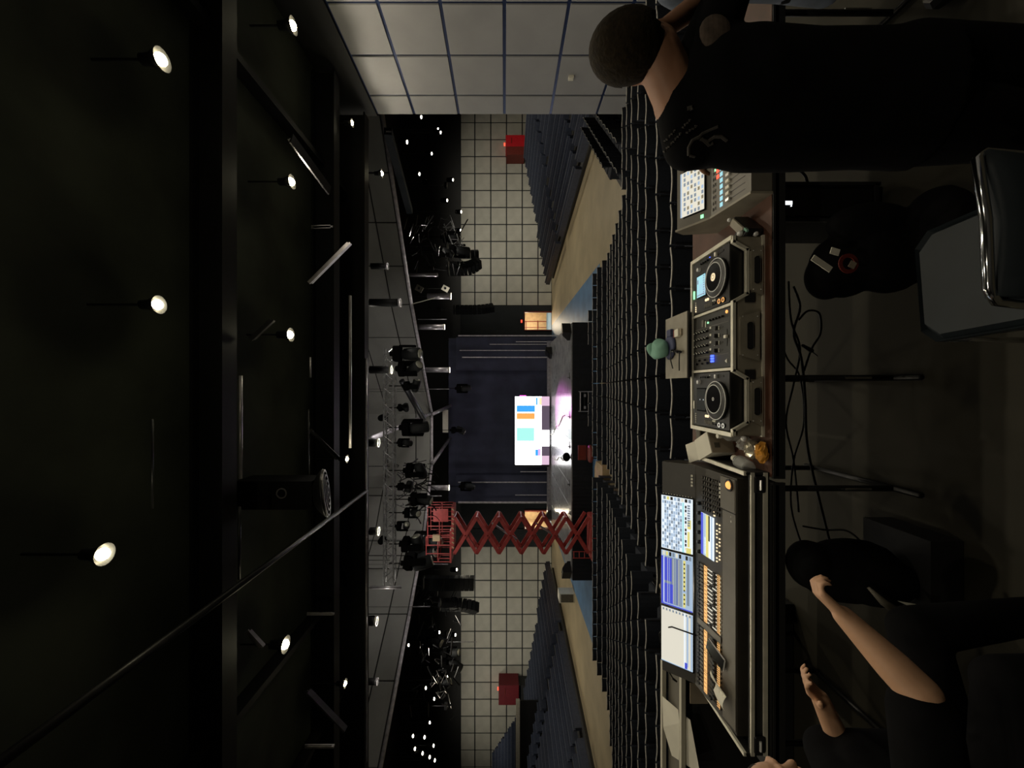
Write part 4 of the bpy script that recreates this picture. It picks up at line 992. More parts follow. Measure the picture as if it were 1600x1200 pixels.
for k in range(6): MB().lathe([(.007, 0), (.006, .013)], (-.125 + .02 * (k % 2), .16 - .032 * k, Z), 10).build('knob', 'key_dark' if k % 2 else 'black_plastic', t)
MB().prism([(-.012, -.008), (.012, -.008), (0, .010)], 0, .004, c=(-.125, -.16, Z)).build('lit_mark', 'key_light', t)
MB().box((0, -.165, Z + .001), (.09, .006, .002)).build('crossfader_slot', 'key_dark', t); MB().box((.005, -.165, Z + .008), (.016, .02, .012)).build('crossfader', 'key_light', t)
# ---- plinth case behind the mixer and what lies on it
b = thing('plinth_case', 'dark grey flat-topped case standing behind the mixer', 'case', (.27, 2.66, TZ)); MB().bev((0, 0, .10), (.41, .32, .19), .006).build('body', 'case_black', b); MB().box((0, 0, .1975), (.42, .33, .008)).build('lid', 'case_laminate', b); MB().box((0, -.167, .19), (.42, .01, .012)).build('edge_rail', 'dark_steel', b)
PZ = TZ + .2015
t = thing('cap', 'folded pale green cap lying on the grey case', 'cap', (.265, 2.80, PZ), .2)
def lumpy(c, r, n, amp, seed):
    b = MB().ball(c, r, n); rr = random.Random(seed); ph = [rr.uniform(0, 6) for _ in range(6)]
    b.v = [(x + amp * math.sin(38 * y + ph[0]) + amp * .6 * math.sin(70 * z + ph[1]), y + amp * math.sin(42 * z + ph[2] + 20 * x), max(.001, z + amp * math.sin(45 * x + ph[3]) * math.cos(30 * y + ph[4]))) for x, y, z in b.v]; return b
lumpy((0, 0, .05), (.075, .095, .055), 28, .008, 1).build('crown', 'cap_green', t, smooth=True)
lumpy((.02, .075, .065), (.05, .04, .05), 24, .008, 2).build('folded_side', 'cap_green', t, smooth=True)
MB().loft([((0, -.06, .0), .085, .085, 0), ((0, -.065, .008), .09, .09, 0), ((0, -.06, .02), .07, .07, 0)], 20).build('brim', 'navy', t, smooth=True)
t = thing('sunglasses', 'glossy black sunglasses on the grey case beside the cap', 'sunglasses', (.235, 2.60, PZ), 1.4)
for s in (-1, 1): MB().ball((s * .035, 0, .022), (.03, .012, .02), 14).build('lens', 'gloss_black', t, smooth=True); MB().tube([(s * .066, 0, .03), (s * .068, .06, .028), (s * .05, .12, .015)], .004, 6).build('temple', 'black_plastic', t)
MB().tube([(-.01, 0, .028), (.01, 0, .028)], .004, 6).build('bridge', 'black_plastic', t)
t = thing('small_box', 'small cream and red packet on the grey case', 'packet', (.355, 2.60, PZ), .05); MB().bev((0, 0, .012), (.05, .055, .024), .003).build('box', 'ui_cream' if 0 else 'paper', t); MB().box((0, .034, .012), (.05, .014, .025)).build('red_end', 'red_dark', t); MB().box((.0, -.036, .006), (.04, .018, .012)).build('flap', 'card', t)
tag(MB().bev((0, 0, .012), (.05, .07, .024), .006).build('pouch', 'navy', None, (.37, 2.72, PZ)), 'small navy pouch on the grey case behind the packet', 'pouch')

# ---- surfaces: helper that lays keys on a sloping panel
class Panel:
    def __init__(s, y0, z0, slope, parent, org):
        s.y0, s.z0, s.m, s.p, s.o = y0, z0, slope, parent, Vector(org); s.a = math.atan(slope)
    def hit(s, px, py):
        k = (px - 788.0) / F; y = (CZ - s.z0 + s.m * s.y0) / (k + s.m); return (605.0 - py) / F * y, y
    def pt(s, x, y, h=0): return Vector((x, y - h * math.sin(s.a), s.z0 + s.m * (y - s.y0) + h * math.cos(s.a))) - s.o
    def xy(s, px, py, w, l, h, b, lift=0.0):
        x, y = s.hit(px, py); b.box(s.pt(x, y, lift + h / 2), (w, l, h), RX(s.a)); return b
    def rect(s, x0, x1, y0, y1, h, b, lift=0.0):
        b.box(s.pt((x0 + x1) / 2, (y0 + y1) / 2, lift + h / 2), (abs(x1 - x0), abs(y1 - y0) / math.cos(s.a), h), RX(s.a)); return b
# ---- lighting console in its tray
lc = thing('lighting_console', 'large lighting console with three lit tilted screens and amber fader strips', 'lighting console', (-1.155, 2.06, TZ + .0))
LO = (-1.155, 2.06, TZ)
yzR = Matrix(((0, 0, 1), (1, 0, 0), (0, 1, 0)))
MB().prism([(.02, .0), (.44, 0), (.56, .2), (.54, .30), (.512, .326), (.388, .174), (.02, .13)], -.675, .675, R=yzR).build('body', 'console_dark', lc)
P1 = Panel(2.08, 3.331, .1314, lc, LO); P2 = Panel(2.45, 3.382, 1.25, lc, LO)
P1.rect(-1.81, -.49, 2.085, 2.185, .004, MB()).build('palm_rest', 'console_grey', lc)
P1.rect(-.665, -.49, 2.09, 2.20, .006, MB()).build('trackball_plate', 'console_grey', lc)
x, y = P1.hit(1141, 758)
q = MB().ball((0, 0, 0), (.022, .022, .018), 16).build('trackball', 'led_cream', lc, P1.pt(x, y, .006), smooth=True); q.data.materials[0] = M['led_orange']; q['label'] = 'glowing orange trackball'
MB().ring((0, 0, 0), .033, .0235, .006, 24).build('trackball_collar', 'key_dark', lc, P1.pt(x, y, .006))
P1.rect(-.672, -.668, 2.085, 2.2, .007, MB()).build('seam', 'key_dark', lc)
MB().box((-.012, .012, 0), (.010, .01, .001)).box((.012, .012, 0), (.008, .004, .001)).build('emblem', 'key_light', lc, P1.pt(-.705, 2.11, .005))
# screens
def disp(name, x0, x1, content):
    b = MB(); b.mi = 0; P2.rect(x0, x1, 2.452, 2.569, .003, b, .003); 
    W = x1 - x0; H = .117
    def r(u0, u1, v0, v1, mi, l=.0065): b.mi = mi; P2.rect(x0 + W * u0, x0 + W * u1, 2.452 + H * v0, 2.452 + H * v1, .0008, b, l)
    content(r)
    return b.build(name, ['ui_white', 'ui_grey', 'ui_blue', 'ui_ltblue', 'ui_cyan', 'ui_yellow', 'key_dark', 'ui_cream'], lc)
def c1(r):
    for i in range(15):
        for j in range(9):
            if (i * 7 + j * 5) % 11 in (0, 3) or j in (8,) and i % 2: continue
            r(.015 + i * .06, .069 + i * .06, .335 + j * .072, .393 + j * .072, 3 if (i + j) % 3 else 1)
    r(.0, .92, .27, .32, 4)
    for i in range(12): r(.05 + i * .07, .10 + i * .07, .19, .24, 6 if i % 3 else 7)
    r(.12, .40, .09, .16, 5, .007); r(.45, .62, .05, .16, 5, .007); r(.0, .1, .05, .2, 5)
    for i in range(9): r(.50 + i * .045, .53 + i * .045, .08, .16, 1, .0075)
    for j in range(8): r(.93, .99, .05 + j * .115, .13 + j * .115, (1, 6, 7, 1, 3, 6, 5, 1)[j])
def c2(r):
    r(0, 1, .0, 1, 3); r(.04, .90, .33, .90, 1, .007); r(.04, .40, .6, .90, 2, .0078); r(.45, .88, .66, .90, 2, .0078)
    for j in range(9): r(.05, .89, .36 + j * .06, .372 + j * .06, (3, 7, 2)[j % 3], .0085)
    r(0, .9, .93, 1, 2, .008); r(.04, .9, .90, .925, 0, .008); r(.35, .9, .22, .29, 5, .008); r(.05, .3, .22, .29, 5, .008)
    for i in range(10): r(.1 + i * .08, .13 + i * .08, .235, .275, 6, .009)
    r(.1, .85, .1, .18, 1, .008)
    for j in range(9): r(.92, .995, .04 + j * .105, .11 + j * .105, (1, 6, 3, 6, 7, 1, 6, 5, 7)[j], .009)
    r(0, .02, 0, 1, 2, .009)
def c3(r):
    r(0, 1, 0, 1, 7); r(0, 1, .22, .27, 0, .0075); r(.05, .95, .13, .19, 3, .0075); r(0, 1, 0, .06, 3, .0075)
    r(.0, .12, .16, .24, 2, .009)
    for j in range(9): r(.95, .99, .06 + j * .105, .11 + j * .105, 1, .009)
    r(.0, .015, 0, 1, 3, .009)
for nm, x0, x1, cc in (('right_screen', -1.033, -.695, c1), ('middle_screen', -1.391, -1.049, c2), ('left_screen', -1.757, -1.411, c3)):
    P2.rect(x0 - .008, x1 + .008, 2.447, 2.574, .003, MB()).build('screen_bezel', 'gloss_black', lc); disp('screen', x0, x1, cc)
b = MB()
for k in range(11): P2.rect(-.684, -.68, 2.455 + .0105 * k, 2.459 + .0105 * k, .003, b, .001)
b.build('side_keys', 'key_light', lc)
for k in range(4):
    P2.rect(-.615 + .02 * k, -.602 + .02 * k, 2.452, 2.459, .004, MB()).build('small_key', 'key_light', lc)
# touch screen on the surface
b = MB(); xa, ya = P1.hit(1098, 812); xb, yb = P1.hit(1117.5, 868)
x0, x1, y0, y1 = -.99, -.745, 2.255, 2.37
b.mi = 0; P1.rect(x0, x1, y0, y1, .003, b, .003)
for (u0, u1, v0, v1, mi) in ((0, 1, .82, 1, 2), (0, 1, .62, .80, 3), (0, 1, .40, .6, 5), (.4, 1, .30, .40, 6), (.05, .45, .62, .72, 0), (0, 1, .1, .2, 3)):
    b.mi = mi; P1.rect(x0 + (x1 - x0) * u0, x0 + (x1 - x0) * u1, y0 + (y1 - y0) * v0, y0 + (y1 - y0) * v1, .001, b, .0065)
b.build('touch_screen', ['ui_white', 'ui_grey', 'ui_blue', 'ui_ltblue', 'ui_cyan', 'ui_yellow', 'key_dark'], lc)
def keys(x0, x1, y0, y1, nx, ny, name, m, fx=.6, fy=.6, h=.005, skip=None):
    b = MB()
    for i in range(nx):
        for j in range(ny):
            if skip and skip(i, j): continue
            cx, cy = x0 + (x1 - x0) * (i + .5) / nx, y0 + (y1 - y0) * (j + .5) / ny
            P1.rect(cx - fx * abs(x1 - x0) / nx / 2, cx + fx * abs(x1 - x0) / nx / 2, cy - fy * (y1 - y0) / ny / 2, cy + fy * (y1 - y0) / ny / 2, h, b)
    o = b.build(name, m, lc); return o
keys(-.73, -.52, 2.29, 2.37, 7, 4, 'key_block', 'key_dark'); keys(-.73, -.52, 2.29, 2.37, 7, 4, 'key_caps', 'console_grey', .4, .25, .006); keys(-.73, -.52, 2.21, 2.28, 7, 4, 'key_block', 'key_dark'); keys(-.73, -.52, 2.21, 2.28, 7, 4, 'key_caps', 'console_grey', .4, .25, .006); keys(-.62, -.53, 2.20, 2.215, 4, 1, 'key_block', 'key_light')
keys(-.99, -.76, 2.20, 2.245, 12, 2, 'lit_keys', 'led_cream', .35, .35, skip=lambda i, j: (i * 3 + j * 2) % 4 == 0)
keys(-.74, -.70, 2.24, 2.27, 2, 1, 'lit_keys', 'led_cream', .35, .35)
for k in range(6): MB().lathe([(.012, 0), (.010, .016)], n=14).build('encoder', 'key_dark', lc, P1.pt(-.70 - .058 * k, 2.392, .0), smooth=True)
# fader banks: (x0, x1)
for (xa, xb, n) in ((-1.385, -1.05, 15), (-1.80, -1.43, 15)):
    keys(xa, xb, 2.352, 2.385, n, 1, 'executor_keys', 'console_grey', .6, .8); keys(xa, xb, 2.392, 2.412, n, 1, 'executor_keys', 'key_dark', .6, .8)
    b = MB()
    for s in range(3): P1.rect(xa + (xb - xa) * s / 3 + .003, xa + (xb - xa) * (s + 1) / 3 - .003, 2.322, 2.348, .003, b)
    b.build('amber_strip', 'ui_amber', lc)
    keys(xa, xb, 2.325, 2.345, n, 1, 'strip_marks', 'key_dark', .12, 1, .0035)
    b = MB(); c = MB()
    for k in range(n):
        x = xa + (xb - xa) * (k + .5) / n; P1.rect(x - .0025, x + .0025, 2.238, 2.318, .002, c); yy = 2.245 if k % 5 else 2.275; P1.rect(x - .007, x + .007, yy, yy + .018, .012, b)
    c.build('fader_slots', 'ui_cream' if xa > -1.4 else 'key_dark', lc); b.build('faders', 'key_dark', lc)
    b = MB(); P1.rect(xa + .003, xb - .003, 2.212, 2.232, .003, b); b.build('amber_strip', 'ui_amber', lc)
    keys(xa, xb, 2.213, 2.231, n * 2, 1, 'strip_marks', 'key_dark', .4, 1, .0042); keys(xa, xb, 2.195, 2.208, n, 1, 'executor_keys', 'key_light' if xa > -1.4 else 'key_dark', .4, .6)
P1.rect(-1.425, -1.39, 2.2, 2.41, .004, MB()).build('centre_strip', 'console_grey', lc)
# tray of the console case with double rails
tr = thing('console_case', 'black tray case with aluminium rails under the lighting console', 'case', (-1.155, 2.03, TZ))
MB().box((0, .25, .012), (1.44, .52, .02)).build('tray_floor', 'case_black', tr)
MB().box((0, 0, .05), (1.44, .012, .095)).build('front_wall', 'case_black', tr)
for x in (-.715, .715): MB().box((x, .25, .06), (.012, .52, .12)).build('side_wall', 'case_black', tr); MB().box((x, .25, .124), (.02, .52, .014)).build('edge_rail', 'aluminium', tr)
MB().box((-.0, -.006, .088), (1.44, .02, .018)).build('edge_rail', 'aluminium', tr); MB().box((0, -.006, .022), (1.44, .02, .02)).build('edge_rail', 'aluminium', tr)
for x in (.66, -.66): b = MB().bev((x, -.016, .055), (.085, .014, .055), .006); b.build('butterfly_latch', 'dark_steel', tr); MB().tube([(x - .025, -.026, .055), (x + .025, -.026, .055)], .006, 8).build('latch_key', 'silver_ring', tr)
# phone and paper on the console
x, y = P1.hit(1123, 1022)
t = thing('phone', 'black phone with pale edge lying on the left fader bank', 'phone', Vector((x, y, 0)) + Vector((0, 0, P1.pt(0, y).z + TZ + .017)), -.25); R_ = RX(P1.a)
MB().bev((0, 0, 0), (.075, .15, .008), .006, R_).build('body', 'silver_ring', t); MB().box((0, 0, .005), (.069, .142, .003), R_).build('glass', 'gloss_black', t)
x, y = P1.hit(1132, 1078)
b = MB(); vs = []; n = 7
for i in range(n):
    for j in range(n):
        u, v = i / (n - 1) - .5, j / (n - 1) - .5; vs.append(((u + v * .25) * .11, v * .11, .012 + .03 * abs(math.sin(3.1 * u + 1.3 * v)) + .015 * u))
b.add(vs, [(i * n + j, i * n + n + j, i * n + n + j + 1, i * n + j + 1) for i in range(n - 1) for j in range(n - 1)])
o = b.build('crumpled_paper', 'paper', None, (x, y, P1.pt(0, y).z + TZ + .004)); o.modifiers.new('thick', 'SOLIDIFY').thickness = .0015; tag(o, 'crumpled sheet of paper at the left end of the lighting console', 'paper')
t = thing('gooseneck_lamp', 'thin black gooseneck arching over the left console screen', 'lamp', (-1.52, 2.43, TZ + .175))
p0 = Vector((-1.52, 2.43, TZ + .175)); pts = [at(1072, 979, 2.43), at(1050, 979.5, 2.5), at(1036, 981, 2.6), at(1030.5, 990, 2.65), at(1034, 1012, 2.68), at(1040, 1040, 2.72), at(1052, 1061, 2.76)]
pts[0] = p0 + Vector((0, .0, 0)); MB().tube([p - p0 for p in pts], .0045, 6).build('neck', 'cable', t, smooth=True); MB().capsule(pts[-1] - p0, .008, pts[-1] - p0 + Vector((-.03, .02, -.03)), .007, 8).build('head', 'black_plastic', t)
# ---- audio console on the right
ac = thing('audio_console', 'small grey audio mixing console with tilted lit screen, right of the decks', 'audio console', (1.25, 2.0, TZ)); AO = (1.25, 2.0, TZ)
MB().prism([(.0, 0), (.50, 0), (.53, .20), (.49, .265), (.30, .150), (0, .105)], -.27, .27, R=yzR).build('body', 'console_grey', ac)
for s in (-1, 1): MB().prism([(-.005, 0), (.51, 0), (.54, .205), (.495, .275), (.30, .160), (-.005, .112)], s * .27 - .006, s * .27 + .006, R=yzR).build('side_cheek', 'case_laminate', ac)
A1 = Panel(2.0, 3.306, .147, ac, AO); A2 = Panel(2.3, 3.352, .57, ac, AO)
def arect(P, x0, x1, y0, y1, h, name, m, lift=0.0): return P.rect(x0, x1, y0, y1, h, MB(), lift).build(name, m, ac)
b = MB(); P = A2; sx0, sx1, sy0, sy1 = 1.05, 1.32, 2.335, 2.47
b.mi = 0; P.rect(sx0, sx1, sy0, sy1, .003, b, .003)
for i in range(9):
    for j in range(6):
        if (i + 2 * j) % 5 == 0: continue
        b.mi = (1, 2, 3)[(i * j + i) % 3]; cx, cy = sx0 + (sx1 - sx0) * (i + .5) / 9, sy0 + (sy1 - sy0) * (j + .4) / 6.6; P.rect(cx - .011, cx + .009, cy - .006, cy + .005, .001, b, .0066)
b.mi = 2; P.rect(sx0, sx1, sy1 - .008, sy1, .001, b, .0066); b.build('screen', ['ui_cream', 'ui_grey', 'ui_ltblue', 'paper'], ac)
arect(A2, 1.04, 1.33, 2.325, 2.48, .002, 'screen_bezel', 'gloss_black', .001)
arect(A2, 1.0, 1.02, 2.34, 2.355, .004, 'green_key', 'led_green')
for i in range(6): MB().lathe([(.012, 0), (.010, .015)], n=12).build('knob', 'key_dark', ac, A2.pt(1.36 + .04 * (i % 3), 2.36 + .06 * (i // 3)), smooth=True)
for i in range(14):
    x = 1.02 + .034 * i
    arect(A1, x - .011, x + .011, 2.205, 2.225, .003, 'scribble_strip', 'led_white' if i > 7 else 'ui_deck')
    if i in (5, 6, 11, 12): arect(A1, x - .010, x + .010, 2.235, 2.252, .003, 'mute_key', 'led_red')
    arect(A1, x - .0015, x + .0015, 2.04, 2.18, .001, 'fader_slot', 'key_dark')
    yy = 2.145 if i not in (7, 8) else 2.07
    if i < 8 or i > 9: arect(A1, x - .008, x + .008, yy, yy + .026, .012, 'fader', 'key_light' if i % 4 else 'silver_ring')
    for k in range(2): arect(A1, x - .008, x + .008, 2.262 + .016 * k, 2.270 + .016 * k, .003, 'channel_key', 'console_dark')
arect(A1, 1.23, 1.245, 2.26, 2.268, .0035, 'green_key', 'led_green')
# small clutter between the audio console and decks
t = thing('radio_unit', 'pale handheld device lying slanted between audio console and decks', 'device', (.86, 2.13, TZ), -.75)
MB().bev((0, 0, .05), (.05, .18, .09), .01).build('body', 'black_plastic', t); MB().bev((0, 0, .1), (.045, .14, .012), .006).build('top', 'case_laminate', t); MB().ball((0, .1, .1), .012, 8).build('knob', 'silver_ring', t); MB().box((.02, -.09, .1), (.012, .03, .01)).build('tag', 'led_green', t).data.materials[0] = M['cap_green']
t = thing('microphone', 'small black microphone with chrome collar by the audio console', 'microphone', (.84, 2.24, TZ + .0), .6)
MB().capsule((0, 0, .04), .018, (.0, -.1, .045), .014, 12).build('body', 'black_plastic', t, smooth=True); MB().ring((0, 0, .04), .021, .017, .012, 16, RX(PI / 2)).build('collar', 'chrome', t)
# ---- litter between decks and lighting console
t = thing('white_carton', 'open cream cardboard carton standing between decks and lighting console', 'box', (-.36, 2.42, TZ), .45)
MB().box((0, 0, .07), (.13, .17, .14)).build('carton', 'card', t).data.materials[0] = M['paper']
MB().box((0, .12, .15), (.12, .09, .004), RX(.35)).build('flap', 'paper', t); MB().box((0, -.086, .07), (.13, .003, .13)).build('front_panel', 'card', t); MB().box((-.02, -.089, .1), (.03, .002, .03)).build('printed_mark', 'ledge_grey', t)
def bottle(loc, rz, label, L=.19, r=.032, cap='paper', lie=True):
    t = thing('plastic_bottle', label, 'bottle', loc, rz)
    R = RY(PI / 2) if lie else RX(0)
    prof = [(r * .8, 0), (r, .01)]
    for k in range(7): prof += [(r, .02 + k * L * .08), (r * .92, .02 + (k + .5) * L * .08)]
    prof += [(r, L * .66), (r * .9, L * .78), (r * .4, L * .92), (r * .38, L)]
    c = Vector((0, 0, r)) if lie else Vector((0, 0, 0))
    MB().lathe(prof, c, 16, R).build('bottle_body', 'clear_plastic', t, smooth=True); MB().lathe([(r * .46, L), (r * .46, L + .02)], c, 12, R).build('cap', cap, t)
bottle((-.43, 2.09, TZ + .02), 1.35, 'clear ridged plastic bottle lying at the table front edge', .13, .038)
bottle((-.27, 2.20, TZ), 1.2, 'empty water bottle with white cap standing behind the carton', .15, .03, 'paper', False)
t = thing('snack_bag', 'crumpled silver and orange snack bag at the table edge', 'bag', (-.33, 2.07, TZ))
for nm, m, c, s in (('foil_part', 'foil', (0, 0.02, .04), (.05, .05, .04)), ('orange_part', 'orange_foil', (-.005, -.035, .03), (.055, .03, .03)), ('torn_edge', 'clear_plastic', (.02, .07, .05), (.035, .03, .045))):
    b = MB().ball(c, s, 14)
    b.v = [(x + random.uniform(-.006, .006), y + random.uniform(-.006, .006), max(.001, z + random.uniform(-.006, .006))) for x, y, z in b.v]; b.build(nm, m, t)
t = thing('cloth_bundle', 'dark folded cloth behind the white carton', 'cloth', (-.30, 2.52, TZ)); b = MB().ball((0, 0, .06), (.08, .08, .06), 14); b.v = [(x + .008 * math.sin(40 * y), y, max(0, z + .008 * math.sin(50 * x))) for x, y, z in b.v]; b.build('cloth', 'console_dark', t, smooth=True)
MB().bev((0, -.02, .125), (.07, .05, .01), .004).build('tag', 'ledge_grey', t)
# ---- ledge rail beyond the tables at left, with papers
t = thing('ledge', 'pale topped parapet ledge beyond the left end of the lighting console', 'ledge', (-2.6, 2.95, FZ))
zl = CZ - (1034 - 788) / F * 3.1 - FZ
MB().box((0, .12, zl), (2.1, .035, .03)).build('rear_cap', 'ledge_white', t); MB().box((0, -.12, zl - .04), (2.1, .035, .03)).build('front_cap', 'ledge_white', t); MB().box((0, 0, zl - .05), (2.1, .22, .03)).build('shelf', 'ledge_grey', t); MB().box((0, 0, zl / 2 - .04), (2.06, .16, zl - .1)).build('wall', 'case_black', t)
MB().ball((1.06, .12, zl + .01), .022, 10).build('end_ball', 'card', t)
o = MB().add([Vector(p) for p in ((0, 0, 0), (.02, -.24, -.10), (-.30, -.30, -.14), (-.36, -.10, -.03), (-.2, -.04, .01))], [(0, 1, 2, 3, 4)]).build('paper_sheet', 'paper', None, (-2.36, 3.03, FZ + zl + .022)); o.modifiers.new('thick', 'SOLIDIFY').thickness = .002; tag(o, 'long white paper sheet hanging over the parapet ledge', 'paper')
t = thing('wall_card', 'square tan card fixed on the dark front of the parapet', 'card', at(1092, 1083, 2.80)); MB().box((0, 0, 0), (.145, .008, .125)).build('card', 'card', t)
# dark lamp blob at the console left corner
# ---- under the table: rack case, jacket, cables
t = thing('rack_case', 'upright black rack case with small lit display under the table', 'case', (1.02, 2.22, FZ))
MB().box((0, .15, .34), (.20, .34, .62)).build('body', 'case_black', t)
for x in (-.1, .1): MB().box((x, -.03, .34), (.018, .02, .62)).build('edge_rail', 'dark_steel', t)
for z in (.05, .65): MB().box((0, -.03, z), (.2, .02, .018)).build('edge_rail', 'dark_steel', t)
MB().box((0, -.028, .35), (.15, .01, .56)).build('front_panel', 'gloss_black', t); MB().box((-.005, -.035, .54), (.02, .003, .05)).build('display', 'led_white', t); MB().box((-.022, -.035, .52), (.006, .003, .006)).build('pilot_light', 'led_white', t)
for x in (-.08, .08): MB().lathe([(.02, 0), (.02, .03)], (x, 0, 0), 10).build('foot', 'dark_steel', t)
def blob(name, m, t, parts, vox=.012, it=4, par=None):
    b = MB()
    for q in parts:
        if len(q) == 2: b.ball(q[0], q[1], 16)
        else: b.capsule(*q)
    o = b.build(name, m, t); mod = o.modifiers.new('merge', 'REMESH'); mod.mode = 'VOXEL'; mod.voxel_size = vox; mod.use_smooth_shade = True
    sm = o.modifiers.new('soft', 'SMOOTH'); sm.iterations = it; sm.factor = .5
    return o
t = thing('hooded_jacket', 'black jacket with white label heaped on a bag under the table', 'jacket', (.60, 1.92, FZ))
blob('jacket', 'cloth_black', t, [((.0, .05, .42), (.16, .10, .16)), ((.05, .0, .25), (.2, .12, .2)), ((.1, -.1, .12), (.22, .16, .12)), ((-.05, .05, .5), (.12, .08, .1)), ((.18, -.02, .35), (.1, .1, .2))], .014)
q = MB().box((0, 0, 0), (.028, .004, .10), RY(.6)).box((.055, 0, -.06 + -.0), (.03, .003, .04), RY(.3)).build('white_label', 'paper', t, at(1284, 412, 1.80) - Vector((.60, 1.92, FZ)))
MB().ring((0, 0, 0), .045, .028, .004, 20, RX(PI / 2)).build('red_badge', 'red_dark', t, at(1325, 412, 1.80) - Vector((.60, 1.92, FZ))); MB().box((0, -.003, 0), (.03, .004, .028), RY(.5)).build('white_badge', 'card', t, at(1331, 414, 1.79) - Vector((.60, 1.92, FZ)))
def cable(pts, r, label, m='cable'):
    p = [Vector(q) for q in pts]
    # catmull-rom
    out = []
    for i in range(len(p) - 1):
        a, b_, c, d = p[max(0, i - 1)], p[i], p[i + 1], p[min(len(p) - 1, i + 2)]
        for k in range(6):
            s = k / 6.0; out.append(.5 * ((2 * b_) + (c - a) * s + (2 * a - 5 * b_ + 4 * c - d) * s * s + (3 * b_ - a - 3 * c + d) * s ** 3))
    out.append(p[-1]); o = MB().tube([q - p[0] for q in out], r, 6).build('cable', m, None, p[0], smooth=True); return tag(o, label, 'cable', 'cables hanging under the tables')
cable([at(1232, 440, 2.35), at(1236, 500, 2.3), at(1250, 545, 2.3), at(1240, 600, 2.35), at(1228, 660, 2.4), at(1240, 720, 2.4), at(1248, 800, 2.4)], .006, 'long black cable swagging from the decks toward the left table')
cable([at(1240, 448, 2.35), at(1250, 480, 2.3), at(1240, 520, 2.3), at(1252, 560, 2.3), at(1258, 620, 2.3), at(1262, 700, 2.3), at(1285, 800, 2.3), at(1300, 860, 2.3)], .007, 'thick black cable hanging lowest under both tables')
cable([at(1248, 500, 2.3), at(1262, 486, 2.3), at(1280, 490, 2.3), at(1282, 520, 2.3), at(1268, 545, 2.3), at(1256, 580, 2.3)], .006, 'black cable loop with plug beside the middle table leg')
cable([at(1215, 520, 2.4), at(1230, 560, 2.4), at(1250, 590, 2.4), at(1256, 660, 2.4), at(1240, 720, 2.4), at(1236, 790, 2.4), at(1252, 850, 2.4)], .0055, 'black cable crossing both table legs')
cable([at(1222, 270, 2.4), at(1240, 262, 2.4), at(1258, 275, 2.4), at(1262, 295, 2.4)], .008, 'short black cable arch above the rack case')
cable([at(1254, 822, 2.3), at(1290, 828, 2.25), at(1325, 830, 2.2), at(1355, 858, 2.15), at(1385, 905, 2.1)], .005, 'thin cable trailing from the left table toward the seated person')
t = thing('cable_plug', 'dark plug with silver tip on the looped cable', 'plug', at(1268, 548, 2.28)); MB().capsule((0, 0, 0), .012, (.03, 0, .05), .008, 8).build('body', 'black_plastic', t); MB().tube([(-.01, 0, -.01), (-.03, 0, -.035)], .004, 6).build('tip', 'chrome', t)
# ---- chair behind the table
t = thing('banquet_chair', 'chrome-framed chair with dark blue vinyl seat and back, near the lens', 'chair', (.40, 1.30, FZ), .07)
MB().bev((0, .03, .455), (.43, .46, .06), .05).build('seat', 'vinyl_blue', t)
b = MB(); pr = [(-.215, -.20), (-.20, .22), (-.17, .26), (.17, .26), (.20, .22), (.215, -.20)]
b.tube([(x, y, .43) for x, y in pr], .011, 8); b.build('seat_rail', 'chrome', t, smooth=True)
for s in (-1, 1):
    MB().tube([(s * .2, .23, .43), (s * .205, .24, .0)], .011, 8).build('leg', 'chrome', t, smooth=True)
    MB().tube([(s * .212, -.19, .42), (s * .215, -.27, .0)], .011, 8).build('leg', 'chrome', t, smooth=True)
MB().tube([(-.212, -.19, .42), (-.21, -.24, .66), (-.2, -.27, .84), (-.17, -.285, .875), (0, -.30, .885), (.17, -.285, .875), (.2, -.27, .84), (.21, -.24, .66), (.212, -.19, .42)], .012, 10).build('back_frame', 'chrome', t, smooth=True)
b = MB(); vs = []
for k in range(9):
    u = -1 + k / 4
    for (z, y0) in ((.50, -.225), (.86, -.28)):
        for dy in (-.018, .018): vs.append((.19 * u, y0 + dy - .025 * (1 - u * u), z))
fs = []
for k in range(8):
    a = k * 4; n_ = a + 4; fs += [(a, a + 2, n_ + 2, n_), (a + 1, n_ + 1, n_ + 3, a + 3), (a + 2, a + 3, n_ + 3, n_ + 2), (a, n_, n_ + 1, a + 1)]
fs += [(0, 1, 3, 2), (32, 34, 35, 33)]
b.add(vs, fs).build('backrest', 'vinyl_blue', t, smooth=True)

